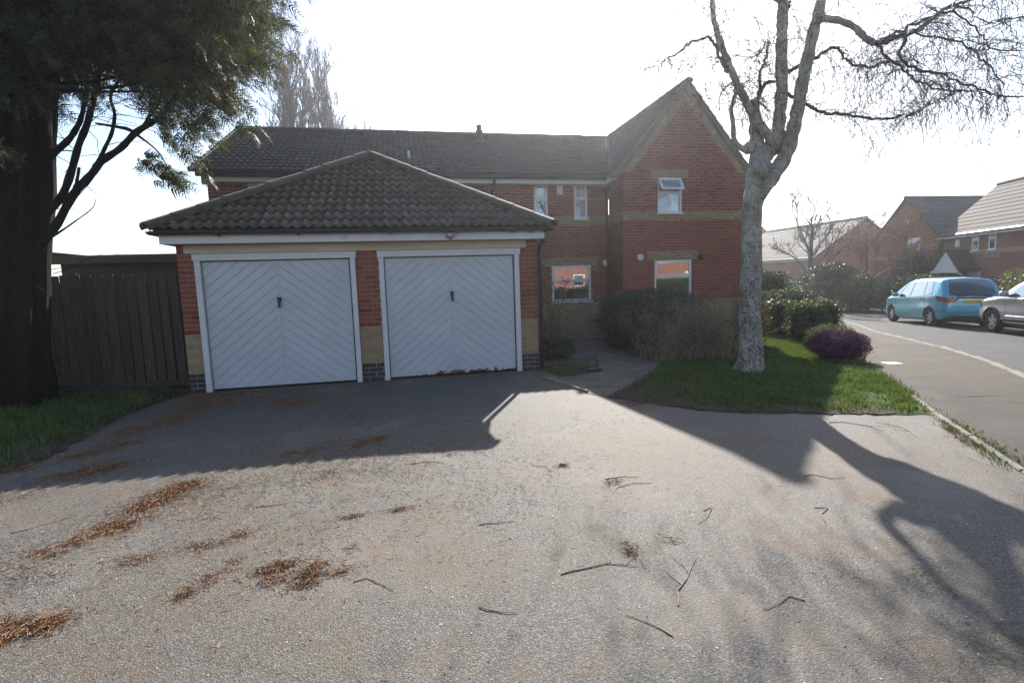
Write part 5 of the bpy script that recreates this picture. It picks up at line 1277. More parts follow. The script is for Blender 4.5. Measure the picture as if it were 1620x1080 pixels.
# ------------------------------------------------------------------ houses across the road
def local_house(name, label, ox, oy, ang, L, D, eave, ridge, base, mats, wins=(), gable_wins=(), tile_mat='tile_house', extra=None, band=True, group=None):
    """terrace block: local x along the front, local y into the house; front faces local -y; built turned by ang"""
    t = thing(name, label, 'house', (0, 0, 0), group); t.location = (ox, oy, base); t.rotation_euler = (0, 0, ang); ORG[t.name] = Vector((0, 0, 0))
    rr = random.Random(name+label)
    w = MB(); w.box(0, L, 0, D, -.6, eave)
    w.prism([(0, 0, eave), (0, D, eave), (0, D/2, ridge-.12)], (L, 0, 0))
    wo = w.build('wall', M[mats[0]], t)
    if band:
        MB().box(-.006, L+.006, -.012, .02, eave*.70, eave*.70+.2).box(-.012, .02, .021, D+.006, eave*.70, eave*.70+.2).box(L-.02, L+.012, .021, D+.006, eave*.70, eave*.70+.2).build('buff_band', M['far_buff'], wo)
    rf = MB(); ov = .25; k = (ridge-eave)/(D/2)
    for sgn in (0, 1):
        ya, yb = (-ov, D/2) if sgn == 0 else (D+ov, D/2)
        rf.prism([(-.12, ya, eave-ov*k), (L+.12, ya, eave-ov*k), (L+.12, yb, ridge), (-.12, yb, ridge)], (0, 0, .05))
    ro = rf.build('roof', M['roof_felt'], t)
    # courses of tiles: one stepped strip per course and slope, joined
    c = MB(); n = int(math.hypot(D/2+ov, ridge-eave+ov*k)/.30); 
    for sgn in (0, 1):
        for i in range(n):
            f0, f1 = i/n, (i+1.12)/n
            y0 = -ov+(D/2+ov)*f0; y1 = min(-ov+(D/2+ov)*f1, D/2); z0 = eave-ov*k+(ridge-eave+ov*k)*f0+.085; z1 = eave-ov*k+(ridge-eave+ov*k)*f1+.058
            if sgn: y0, y1 = D-y0, D-y1
            m = max(1, int(L/.9))
            for j in range(m):
                xa, xb = -.14+(L+.28)*j/m, -.14+(L+.28)*(j+1)/m-.006
                c.face([(xa, y0, z0), (xb, y0, z0), (xb, y1, min(z1, ridge+.07)), (xa, y1, min(z1, ridge+.07))]); c.face([(xa, y0, z0-.035), (xb, y0, z0-.035), (xb, y0, z0), (xa, y0, z0)])
    tag(c.build('roof_tiles', M[tile_mat], ro, fix=False), kind='stuff')
    MB().tube([(-.14, D/2, ridge+.06), (L+.14, D/2, ridge+.06)], .1, 8).build('ridge', M[tile_mat], ro)
    MB().box(-.05, L+.05, -ov, -ov+.025, eave-ov*k-.12, eave-ov*k+.04).build('fascia', M['white_paint'], t)
    MB().tube([(-.1, -ov-.06, eave-ov*k+.03), (L+.1, -ov-.06, eave-ov*k+.03)], .055, 6).build('gutter', M['black_plastic'], t)
    for (x0, x1, z0, z1, op) in wins: small_window(t, x0, x1, z0, z1, op)
    for (y0, y1, z0, z1, op) in gable_wins: small_window(t, y0, y1, z0, z1, op, gable=True)
    if extra: extra(t, ro)
    return t
def small_window(t, x0, x1, z0, z1, op=0, gable=False):
    """window on the front (local -y) or on the left gable (local -x) of a far house"""
    fw = .055; zt = z0+(z1-z0)*.56; b = MB(); m = Matrix.Identity(4)
    if gable: m = Matrix(((0, 1, 0, 0), (-1, 0, 0, 0), (0, 0, 1, 0), (0, 0, 0, 1))); x0, x1 = -x1, -x0      # local (x,y) -> (y,-x)
    b.box(x0, x0+fw, -.03, .02, z0, z1).box(x1-fw, x1, -.03, .02, z0, z1).box(x0+fw, x1-fw, -.03, .02, z0, z0+fw).box(x0+fw, x1-fw, -.03, .02, z1-fw, z1).box(x0+fw, x1-fw, -.03, .02, zt-.03, zt+.03).box(x0-.04, x1+.04, -.07, .0, z0-.05, z0)
    g = MB().box(x0+fw, x1-fw, -.012, -.004, z0+fw, zt-.03)
    s = MB(); h = z1-zt; so = math.sin(op)*h; co = math.cos(op)*h
    s.obox(((x0+x1)/2, -.035-so/2, z1-co/2), ((x1-x0)/2-.02, 0, 0), (0, .012*math.cos(op), -.012*math.sin(op)), (0, so/2-.0, co/2-.02))
    g2 = MB().obox(((x0+x1)/2, -.035-so/2-.014, z1-co/2-.003), ((x1-x0)/2-.08, 0, 0), (0, .003, -.001), (0, (so/2)*.75, (co/2)*.75-.02))
    for q in (b, g, s, g2): q.v = [tuple(m @ Vector(v)) for v in q.v]
    fo = b.build('window', M['upvc'], t); g.build('pane', M['window_glass'], fo); s.build('sash', M['upvc'], fo); g2.build('sash_pane', M['window_glass'], fo)
def far_brick(name, a, b, mort):
    s = S(name); p = s.n('TexCoord').outputs['Object']
    xyz = s.sep(p); u = s.math('ADD', xyz[0], xyz[1]); cv = s.n('CombineXYZ', {'X': u, 'Y': xyz[2], 'Z': 0}).outputs[0]
    br = s.n('TexBrick', {'Vector': cv, 'Color1': (*a, 1), 'Color2': (*b, 1), 'Mortar': (*mort, 1), 'Scale': 1.0, 'Mortar Size': .008, 'Brick Width': .225, 'Row Height': .075})
    c = br.outputs['Color']; n = s.noise(.7, 4, p, .6); c = s.mix(s.ramp(n, [(.45, 0), (.75, .3)]), c, tuple(x*.55 for x in a))
    s.bump(br.outputs['Fac'], -.3, .01); M[name] = s.fin(c, .9, .2)
far_brick('far_red', (.24, .06, .035), (.33, .095, .052), (.33, .28, .23))
far_brick('far_buff', (.33, .23, .12), (.41, .29, .16), (.36, .31, .25))
far_brick('far_rose', (.30, .11, .075), (.37, .15, .10), (.36, .31, .26))

def rh_extra(t, ro):
    # gabled porch canopy, white boarded front
    c = MB().prism([(1.1, -.95, 2.02), (2.1, -.95, 2.98), (2.1, 0, 2.98), (1.1, 0, 2.02)], (0, 0, .07)).prism([(3.1, -.95, 2.02), (2.1, -.95, 2.98), (2.1, 0, 2.98), (3.1, 0, 2.02)], (0, 0, .07)).build('porch_roof', M['tile_brown'], t)
    MB().prism([(1.1, -.93, 2.02), (3.1, -.93, 2.02), (2.1, -.93, 2.97)], (0, .05, 0)).build('porch_gable', M['white_paint'], c)
    MB().box(1.0, 3.2, -.98, -.94, 1.93, 2.03).build('porch_fascia', M['white_paint'], c)
    for x in (1.25, 2.95): MB().beam((x, -.85, 1.95), (x, -.02, 1.25), .07, .07).build('bracket', M['white_paint'], c)
    MB().box(3.2, 4.3, -.02, .06, 2.55, 2.75).build('flashing', M['lead'], c)
    d = MB().box(2.2, 3.1, -.03, .02, 0, 1.98).build('door', M['upvc'], t); MB().box(2.95, 3.0, -.07, -.03, .95, 1.1).build('handle', M['iron'], d)
    MB().box(1.2, 1.5, -.05, 0, 3.2, 3.55).build('alarm_box', M['vent_white'], t)
    MB().tube([(.12, -.06, 3.9), (.12, -.06, 0)], .035, 6).build('downpipe', M['black_plastic'], t)
local_house('terrace_house', 'brick gabled wing with dark tiled roof and an open gable window across the road', 27.55, 22.25, R(-3), 6.2, 3.9, 3.98, 6.08, gz(27.5, 22.5), ('far_red',),
            gable_wins=[(1.0, 1.66, 3.02, 3.9, R(35)), (1.75, 2.1, 4.7, 4.88, 0)], tile_mat='tile_house')
def rh2(t, ro):
    rh_extra(t, ro)
    v = MB().tube([(5.0, 1.0, 4.4), (5.0, 1.0, 5.15)], .07, 8).build('flue', M['vent_white'], ro); MB().box(4.75, 5.25, .8, 1.3, 4.92, 4.94).build('flashing', M['lead'], ro)
    MB().tube([(2.9, 2.0, 5.0), (2.9, 2.0, 5.75)], .08, 8).build('roof_vent', M['black_plastic'], ro)
local_house('terrace_house', 'brick house with white porch and twin narrow windows across the road, at the right edge', 27.72, 22.2, math.atan2(-.92, -.39), 10.5, 4.9, 3.98, 6.25, gz(26.6, 19.5), ('far_red',),
            wins=[(2.42, 2.86, 2.95, 3.82, 0), (3.55, 4.0, 2.95, 3.82, 0), (7.2, 8.2, 2.9, 3.8, 0)], tile_mat='tile_brown', extra=rh2)
local_house('pale_roof_house', 'brick house with a pale sunlit tiled roof and plain gable end down the road', 28.0, 41, math.atan2(-1, 0), 10, 8, 3.45, 5.98, gz(30, 35), ('far_rose',),
            wins=[(1.5, 2.6, 1.0, 2.1, 0), (5.0, 6.1, 1.0, 2.1, 0)], tile_mat='tile_pale', band=False)
local_house('grey_roof_house', 'slate-grey roof peeping over the pale-roofed house beside the birch trunk', 30.3, 58, math.atan2(-1, 0), 13.6, 7.5, 3.9, 6.75, gz(30, 45), ('far_rose',), tile_mat='tile_house', band=False)
# the row behind the camera: it is what the ground-floor panes reflect
local_house('opposite_house', 'brick house facing the drive, seen only as a reflection in the windows', 46, -23, math.pi, 62, 7, 4.6, 7.2, -.1, ('far_red',),
            wins=[(2, 3.2, 1, 2.1, 0), (6, 7.2, 1, 2.1, 0), (12, 13.2, 1, 2.1, 0), (22, 23.2, 1, 2.1, 0), (28, 29.2, 1, 2.1, 0), (16, 18, 0, 2.1, 0), (34, 35.5, 1, 2.1, 0), (20, 21.2, 3, 4, 0), (27, 28.2, 3, 4, 0), (2, 3.2, 3, 4, 0), (6, 7.2, 3, 4, 0), (12, 13.2, 3, 4, 0)], tile_mat='tile_brown')

bush('front_garden_hedge', 'clipped hedge of the house opposite, seen only in window reflections', 'hedge', (24, -17.5), (9, .7, 1.5), M['shrub_light'], 9000, .14, 71, 5, core=.85)
bush('front_garden_hedge', 'second clipped hedge opposite, seen only in window reflections', 'hedge', (8, -17.5), (4.5, .7, 1.3), M['box_leaf'], 6000, .14, 72, 5, core=.85)
# ------------------------------------------------------------------ cars
def interp(x, pts):
    xs = [p[0] for p in pts]; ys = [p[1] for p in pts]
    return float(np.interp(x, xs, ys))
def sinterp(x, pts):
    """smooth (monotone-ish) interpolation through control points"""
    xs = [p[0] for p in pts]; ys = [p[1] for p in pts]
    if x <= xs[0]: return ys[0]
    if x >= xs[-1]: return ys[-1]
    i = max(k for k in range(len(xs)-1) if xs[k] <= x); h = xs[i+1]-xs[i]; t = (x-xs[i])/h
    def slope(k):
        if k == 0 or k == len(xs)-1: return 0 if False else ((ys[1]-ys[0])/(xs[1]-xs[0]) if k == 0 else (ys[-1]-ys[-2])/(xs[-1]-xs[-2]))
        a = (ys[k]-ys[k-1])/(xs[k]-xs[k-1]); b = (ys[k+1]-ys[k])/(xs[k+1]-xs[k])
        return 0 if a*b <= 0 else 2*a*b/(a+b)
    m0, m1 = slope(i)*h, slope(i+1)*h
    return (2*t**3-3*t**2+1)*ys[i]+(t**3-2*t**2+t)*m0+(-2*t**3+3*t**2)*ys[i+1]+(t**3-t**2)*m1
class Car:
    """x runs from the tail (0) to the nose (L); y to the left; z up"""
    def __init__(s, L, halfw, top, belt, bot, plan, glass_in=.20):
        s.L, s.hw, s.top, s.belt, s.bot, s.plan, s.gi = L, halfw, top, belt, bot, plan, glass_in
    def zt(s, x): return sinterp(x, s.top)
    def zb(s, x): return sinterp(x, s.belt)
    def zl(s, x): return sinterp(x, s.bot)
    def half(s, x, z):
        w = s.hw*sinterp(x, s.plan); b = s.zb(x); lo = s.zl(x)
        if z > b: w -= s.gi*((z-b)/.62)**1.15*s.hw/.9
        else:
            t = (b-z)/max(.1, b-lo); w -= .05*t**3+.012*math.sin(t*math.pi*2.1)
        return max(.05, w)
    def side(s, x, z, off=0):
        y = s.half(x, z); d = s.zt(x)-z; r = .10
        if d < r: y -= r-math.sqrt(max(0, r*r-(r-d)**2))
        dl = z-s.zl(x); r2 = .06
        if dl < r2: y -= (r2-math.sqrt(max(0, r2*r2-(r2-dl)**2)))*.6
        return Vector((x, y+off, z))
    def roof(s, x, w, off=0):
        """top surface at lateral fraction w in -1..1"""
        zt = s.zt(x); e = s.side(x, zt-.001); cr = .045*(1-w*w)
        return Vector((x, e.y*w, zt+cr-.0+off))
    def body(s):
        xs = np.unique(np.round(np.concatenate([np.linspace(0, .5, 26), np.linspace(.5, s.L-.5, 66), np.linspace(s.L-.5, s.L, 24)]), 4))
        ns, nt = 22, 10; rings = []
        for x in xs:
            lo, hi = s.zl(x), s.zt(x); ring = []
            zz = [lo+(hi-lo)*(1-(1-k/(ns-1))**1.25) for k in range(ns)]
            zz[-1] = hi-.001
            for z in zz: ring.append(s.side(x, z))
            for k in range(1, nt): ring.append(s.roof(x, 1-2*k/nt))
            for z in zz[::-1]:
                v = s.side(x, z); ring.append(Vector((v.x, -v.y, v.z)))
            rings.append(ring)
        V = [tuple(v) for r in rings for v in r]; m = len(rings[0]); F = []
        for i in range(len(rings)-1):
            for j in range(m-1): F.append((i*m+j, (i+1)*m+j, (i+1)*m+j+1, i*m+j+1))
            F.append((i*m+m-1, (i+1)*m+m-1, (i+1)*m, i*m))
        F.append(tuple(range(m))); F.append(tuple(range((len(rings)-1)*m, len(rings)*m))[::-1])
        return V, F
    def side_patch(s, corners, nx=10, nz=6, off=.006):
        """quad patch on the left side: corners (x,z) bl, br, tr, tl"""
        V = []; F = []
        for j in range(nz+1):
            for i in range(nx+1):
                u, v = i/nx, j/nz
                x = (corners[0][0]*(1-u)+corners[1][0]*u)*(1-v)+(corners[3][0]*(1-u)+corners[2][0]*u)*v
                z = (corners[0][1]*(1-u)+corners[1][1]*u)*(1-v)+(corners[3][1]*(1-u)+corners[2][1]*u)*v
                V.append(s.side(x, z, off))
        for j in range(nz):
            for i in range(nx): F.append((j*(nx+1)+i, j*(nx+1)+i+1, (j+1)*(nx+1)+i+1, (j+1)*(nx+1)+i))
        return V, F
    def top_patch(s, x0, x1, w0, w1, off=.006, nx=14, nw=10, wa=None):
        """patch on the top shell between stations x0..x1; lateral fraction limits (w0 at x0, w1 at x1)"""
        V = []; F = []
        for i in range(nx+1):
            t = i/nx; x = x0+(x1-x0)*t; w = w0+(w1-w0)*t
            for j in range(nw+1):
                q = -w+2*w*j/nw; p = s.roof(x, q); p2 = s.roof(x+.01, q); d = (p2-p).normalized(); n = Vector((-d.z, 0, d.x))
                V.append(p+n*off)
        for i in range(nx):
            for j in range(nw): F.append((i*(nw+1)+j, i*(nw+1)+j+1, (i+1)*(nw+1)+j+1, (i+1)*(nw+1)+j))
        return V, F
def cut_arches(V, F, wheels, hw, r, mat, root):
    me = bpy.data.meshes.new('body'); me.from_pydata(V, [], F)
    bm = bmesh.new(); bm.from_mesh(me); bmesh.ops.remove_doubles(bm, verts=bm.verts, dist=.0005); bmesh.ops.recalc_face_normals(bm, faces=bm.faces); bm.to_mesh(me); bm.free()
    ob = bpy.data.objects.new('tmp_body', me); COL.objects.link(ob)
    cut = MB()
    for x in wheels:
        for sg in (-1, 1): cut.tube([(x, sg*(hw+.3), r*.98), (x, sg*(hw-.30), r*.98)], r*1.13, 28)
    co = cut.build('tmp_cut', mat); md = ob.modifiers.new('b', 'BOOLEAN'); md.object = co; md.operation = 'DIFFERENCE'; md.solver = 'EXACT'
    dg = bpy.context.evaluated_depsgraph_get(); ev = ob.evaluated_get(dg); nm = bpy.data.meshes.new_from_object(ev)
    bpy.data.objects.remove(ob); bpy.data.objects.remove(co)
    nm.materials.clear(); nm.materials.append(mat); nm.polygons.foreach_set('use_smooth', [True]*len(nm.polygons)); nm.name = 'body'
    try: nm.set_sharp_from_angle(angle=R(35))
    except Exception: pass
    return link('body', nm, root)
def wheel(root, x, y, r, w, rim_mat, spokes, sgn, style=0):
    t = MB(); k = 32; prof = [(r*.66, -w/2+.015), (r*.86, -w/2), (r*.97, -w/2+.025), (r, -w*.2), (r, w*.2), (r*.97, w/2-.025), (r*.86, w/2), (r*.66, w/2-.015)]
    n = len(prof)
    for i in range(k):
        a = 2*math.pi*i/k
        t.v += [(x+math.cos(a)*q, y+d*sgn, r+math.sin(a)*q) for q, d in prof]
    for i in range(k):
        for j in range(n-1): t.f.append((i*n+j, ((i+1) % k)*n+j, ((i+1) % k)*n+j+1, i*n+j+1))
    wo = t.build('wheel', M['tyre'], root, smooth=True, local=True)
    b = MB(); yo = y+sgn*(w/2-.03)
    # rim barrel, lip, hub and spokes
    m = MB(); k2 = 32
    for i in range(k2):
        a = 2*math.pi*i/k2
        m.v += [(x+math.cos(a)*q, y+sgn*d, r+math.sin(a)*q) for q, d in ((r*.67, w/2-.008), (r*.61, w/2-.014), (r*.58, w/2-.06), (r*.58, -.02), (.0001, -.021))]
    for i in range(k2):
        for j in range(4): m.f.append((i*5+j, ((i+1) % k2)*5+j, ((i+1) % k2)*5+j+1, i*5+j+1))
    m.build('rim', M['alloy_dark'], wo, smooth=True, local=True)
    for i in range(spokes):
        a = 2*math.pi*i/spokes+.3; d = Vector((math.cos(a), 0, math.sin(a))); p = Vector((-math.sin(a), 0, math.cos(a)))
        c = Vector((x, yo, r))
        for q in ((-.5, .5) if style else (0,)):
            b.prism([c+d*r*.08+p*(.035+.0*q), c+d*r*.62+p*(.02+q*.10), c+d*r*.62+p*(-.02+q*.10), c+d*r*.08-p*(.035-.0*q)], (0, -sgn*.02, 0))
    b.disc((x, yo-sgn*.02, r), (0, sgn, 0), r*.16, 16, .03)
    b.build('spokes', M[rim_mat], wo, local=True)
def patchobj(name, vf, mat, root, mirror=False):
    V, F = vf; b = MB(); b.v = [tuple(v) for v in V]; b.f = list(F)
    if mirror: b.v = [(x, -y, z) for x, y, z in b.v]; b.f = [f[::-1] for f in b.f]
    return b.build(name, mat, root, smooth=True, fix=False, local=True)
def car_common(c, root, paint, r, wheels, wy, rim_mat, spokes, style=0):
    V, F = c.body(); body = cut_arches(V, F, wheels, c.hw, r, M[paint], root)
    # dark underside and arch liners
    u = MB().box(.35, c.L-.3, -c.hw+.24, c.hw-.24, .17, .5)
    for x in wheels: u.box(x-r*1.1, x+r*1.1, -c.hw+.22, c.hw-.22, .3, r*2.05)
    u.build('underbody', M['plate_black'], root, local=True)
    for x in wheels:
        for sg in (-1, 1):
            wheel(root, x, sg*wy, r, .2, rim_mat, spokes, sg, style)
            if style:
                ar = MB(); k = 18; pts = []
                for i in range(k+1):
                    a = math.pi*(-.06+1.12*i/k); z = r*.98+math.sin(a)*r*1.17; xx = x+math.cos(a)*r*1.17
                    pts.append(c.side(xx, max(z, c.zl(xx)+.02)))
                P = [Vector((p.x, sg*(p.y+.004), p.z)) for p in pts]; ar.tube(P, .028, 6); ar.build('arch_trim', M['tyre'], root, smooth=True, local=True)
    return body
def place_car(root, x, y, heading, z=None):
    """put the car's rear-axle left wheel... simply its tail centre at x,y; nose towards heading (dx,dy)"""
    a = math.atan2(heading[1], heading[0]); zz = gz(x, y)-.035 if z is None else z
    d = Vector((math.cos(a), math.sin(a), 0)); f = Vector((d.x, d.y, (gz(x+d.x*4, y+d.y*4)-gz(x, y))/4)).normalized()
    l = Vector((-d.y, d.x, (gz(x-d.y, y+d.x)-gz(x+d.y, y-d.x))/2)); u = f.cross(l).normalized(); l = u.cross(f)
    m = Matrix.Identity(4)
    for i in range(3): m[i][0] = f[i]; m[i][1] = l[i]; m[i][2] = u[i]; m[i][3] = (x, y, zz)[i]
    root.matrix_world = m

def mpv():
    root = thing('parked_car', 'light blue people carrier parked across the road, seen from behind', 'car', (0, 0, 0), 'cars parked along the road')
    c = Car(4.29, .905,
            top=[(0, .98), (.06, 1.04), (.20, 1.28), (.36, 1.50), (.48, 1.575), (.9, 1.615), (1.6, 1.63), (2.2, 1.60), (2.6, 1.50), (3.0, 1.26), (3.35, 1.06), (3.7, .99), (4.05, .86), (4.2, .74), (4.29, .6)],
            belt=[(0, 1.0), (.5, 1.04), (1.5, .99), (2.6, .93), (3.3, .92), (4.29, .8)],
            bot=[(0, .36), (.2, .28), (.7, .22), (3.6, .22), (4.1, .24), (4.29, .34)],
            plan=[(0, .80), (.06, .87), (.18, .93), (.45, .98), (1.0, 1.0), (3.0, 1.0), (3.7, .965), (4.05, .88), (4.2, .76), (4.29, .62)])
    wh = (.76, 3.40); car_common(c, root, 'paint_blue', .325, wh, .775, 'alloy', 7)
    g = M['car_glass']
    patchobj('rear_window', c.top_patch(.07, .45, .93, .86), g, root); patchobj('tailgate_panel', c.top_patch(.0, .07, .70, .80), M['plate_black'], root)
    patchobj('windscreen', c.top_patch(2.45, 3.28, .84, .90), g, root)
    for mi in (False, True):
        patchobj('window_surround', c.side_patch([(.60, 1.10), (3.14, .975), (2.50, 1.475), (.78, 1.545)], 26, 6, .003), M['plate_black'], root, mi)
        patchobj('side_window', c.side_patch([(2.02, 1.00), (2.86, .99), (2.42, 1.47), (2.02, 1.53)]), g, root, mi)
        patchobj('side_window', c.side_patch([(1.10, 1.04), (1.96, 1.0), (1.96, 1.53), (1.22, 1.54)]), g, root, mi)
        patchobj('quarter_window', c.side_patch([(.62, 1.13), (1.05, 1.05), (1.17, 1.53), (.80, 1.52)]), g, root, mi)
        patchobj('front_quarter_window', c.side_patch([(2.90, .995), (3.12, .99), (2.72, 1.30), (2.52, 1.44)]), g, root, mi)
        patchobj('tail_lamp', c.side_patch([(.002, .83), (.30, .90), (.44, 1.05), (.004, .975)], off=.012), M['lamp_red'], root, mi)
        for x in (1.28, 2.2):
            sg = -1 if mi else 1; y = c.side(x, .93).y*sg; MB().box(x-.02, x+.17, y-.005, y+sg*.03 if sg > 0 else y+.005, .92, .95).build('door_handle', M['paint_blue'], root, local=True) if sg > 0 else MB().box(x-.02, x+.17, y-.03, y+.005, .92, .95).build('door_handle', M['paint_blue'], root, local=True)
        for x in (1.03, 1.99, 2.98):
            P = [c.side(x+(.06 if x > 2.5 else 0), z, .001) for z in np.linspace(.34, 1.0, 9)]
            P = [Vector((p.x, p.y*(-1 if mi else 1), p.z)) for p in P]; MB().tube(P, .0035, 4).build('door_gap', M['plate_black'], root, local=True)
        sg = -1 if mi else 1; mp = c.side(2.86, 1.0)
        m = MB().obox((2.84, sg*(mp.y+.12), 1.06), (.05, 0, 0), (0, .10, 0), (0, 0, .075)).build('wing_mirror', M['paint_blue'], root, bevel=.03, smooth=True, local=True)
    # tail: lamps wrap round, black panel, chrome strip, badge, plate, bumper lines
    tail = MB()
    for sg in (-1, 1):
        tail.prism([(-.012, sg*.52, .83), (-.012, sg*.70, .82), (-.004, sg*.728, .90), (-.006, sg*.722, .985), (-.012, sg*.60, .985), (-.012, sg*.46, .90)], (.02, 0, 0))
    tail.build('tail_lamp', M['lamp_red'], root, local=True)
    for sg in (-1, 1): MB().box(-.016, -.010, sg*.62-.06, sg*.62+.06, .88, .915).build('indicator', M['lamp_orange'], root, local=True)
    MB().box(-.010, .004, -.50, .50, .925, .99).build('tailgate_panel', M['plate_black'], root, bevel=.004, local=True)
    MB().box(-.022, -.004, -.43, .43, .912, .932).build('chrome_strip', M['chrome'], root, local=True)
    bd = MB().tube([(-.012, 0, .985), (-.03, 0, .978)], .05, 20).build('badge', M['chrome'], root, local=True)
    MB().prism([(-.033, -.026, .998), (-.033, -.014, .998), (-.033, .0, .968), (-.033, .014, .998), (-.033, .026, .998), (-.033, .0, .946)], (.003, 0, 0)).build('badge_mark', M['plate_black'], bd, local=True)
    pl = MB().box(-.022, -.006, -.26, .26, .79, .90).build('number_plate', M['plate_yellow'], root, bevel=.004, local=True)
    tx = bpy.data.curves.new('plate_text', 'FONT'); tx.body = 'LT19 UBF'; tx.size = .098; tx.align_x = 'CENTER'; tx.align_y = 'CENTER'; tx.extrude = .001; tx.materials.append(M['plate_black'])
    to0 = bpy.data.objects.new('tmp_text', tx); COL.objects.link(to0); tm = bpy.data.meshes.new_from_object(to0.evaluated_get(bpy.context.evaluated_depsgraph_get())); bpy.data.objects.remove(to0)
    if not tm.materials: tm.materials.append(M['plate_black'])
    to = bpy.data.objects.new('plate_text', tm); COL.objects.link(to); to.parent = pl; to.location = (-.0245, 0, .845); to.rotation_euler = (R(90), 0, R(-90))
    MB().tube([(-.004, -.60, .70), (-.006, 0, .685), (-.004, .60, .70)], .006, 6).build('tailgate_gap', M['plate_black'], root, local=True)
    MB().tube([(-.010, -.68, .52), (-.014, 0, .51), (-.010, .68, .52)], .012, 6).build('bumper_crease', M['paint_blue'], root, local=True)
    MB().box(-.006, .14, -.62, .62, .28, .40).build('bumper_skirt', M['tyre'], root, bevel=.02, local=True)
    MB().box(.40, .46, -.11, .11, 1.555, 1.585).build('brake_lamp', M['lamp_red'], root, local=True)
    MB().tube([(.16, .05, 1.20), (.13, -.35, 1.16)], .008, 5).build('wiper', M['plate_black'], root, local=True)
    h = Vector((.42, .9074)).normalized(); nl = Vector((-h.y, h.x))
    # left rear wheel contact should be near (17.10, 13.96)
    p = Vector((17.6, 14.3))-h*.76-nl*.80; place_car(root, p.x, p.y, h)
    return root
mpv()
def suv():
    root = thing('parked_car', 'silver grey crossover with black wheel-arch trim at the right edge', 'car', (0, 0, 0), 'cars parked along the road')
    c = Car(4.35, .905,
            top=[(0, .98), (.05, 1.06), (.25, 1.36), (.42, 1.52), (.7, 1.58), (1.6, 1.60), (2.1, 1.57), (2.6, 1.42), (3.02, 1.16), (3.3, 1.05), (3.7, 1.01), (4.05, .94), (4.25, .80), (4.35, .62)],
            belt=[(0, 1.04), (.5, 1.08), (1.5, 1.04), (2.6, 1.0), (3.3, .98), (4.35, .84)],
            bot=[(0, .40), (.2, .34), (.7, .30), (3.6, .30), (4.1, .30), (4.35, .38)],
            plan=[(0, .82), (.06, .88), (.18, .94), (.45, .98), (1.0, 1.0), (3.2, 1.0), (3.8, .975), (4.1, .91), (4.26, .80), (4.35, .64)])
    car_common(c, root, 'paint_silver', .345, (.82, 3.42), .785, 'alloy', 5, 1)
    g = M['car_glass']
    patchobj('rear_window', c.top_patch(.10, .40, .86, .80), g, root); patchobj('windscreen', c.top_patch(2.28, 3.02, .84, .90), g, root)
    for mi in (False, True):
        sg = -1 if mi else 1
        patchobj('side_window', c.side_patch([(1.98, 1.06), (2.80, 1.05), (2.22, 1.47), (1.98, 1.50)]), g, root, mi)
        patchobj('side_window', c.side_patch([(1.0, 1.09), (1.92, 1.06), (1.92, 1.50), (1.05, 1.50)]), g, root, mi)
        patchobj('quarter_window', c.side_patch([(.55, 1.20), (.95, 1.10), (1.0, 1.50), (.72, 1.47)]), g, root, mi)
        mp = c.side(2.72, 1.06); MB().obox((2.72, sg*(mp.y+.13), 1.13), (.07, 0, 0), (0, .10, 0), (0, 0, .075)).build('wing_mirror', M['paint_silver'], root, bevel=.035, smooth=True, local=True)
        MB().obox((2.72, sg*(mp.y+.03), 1.07), (.04, 0, 0), (0, .06, 0), (0, 0, .02)).build('mirror_arm', M['plate_black'], root, local=True)
        P = [c.side(x, .42, .006) for x in np.linspace(1.3, 2.95, 14)]; MB().tube([Vector((p.x, sg*p.y, p.z)) for p in P], .05, 6).build('sill_trim', M['tyre'], root, smooth=True, local=True)
        P = [c.side(x, .52, .010) for x in np.linspace(1.4, 2.9, 12)]; MB().tube([Vector((p.x, sg*p.y, p.z)) for p in P], .012, 6).build('chrome_strip', M['chrome'], root, smooth=True, local=True)
        for x in (1.02, 1.95, 2.86):
            P = [c.side(x, z, .001) for z in np.linspace(.38, 1.05, 9)]; MB().tube([Vector((p.x, p.y*sg, p.z)) for p in P], .0035, 4).build('door_gap', M['plate_black'], root, local=True)
        for x in (1.2, 2.12):
            y = c.side(x, 1.0).y; MB().obox((x+.08, sg*(y+.012), .99), (.10, 0, 0), (0, .015, 0), (0, 0, .014)).build('door_handle', M['paint_silver'], root, bevel=.006, local=True)
        patchobj('head_lamp', c.side_patch([(4.02, .76), (4.27, .72), (4.22, .82), (3.92, .90)], off=.012), M['chrome'], root, mi)
        patchobj('tail_lamp', c.side_patch([(.04, .92), (.42, .98), (.46, 1.10), (.05, 1.03)], off=.012), M['lamp_red'], root, mi)
    h = Vector((.44, .898)).normalized(); nl = Vector((-h.y, h.x))
    p = Vector((16.75, 11.75))-h*3.42-nl*.79; place_car(root, p.x, p.y, h)
suv()
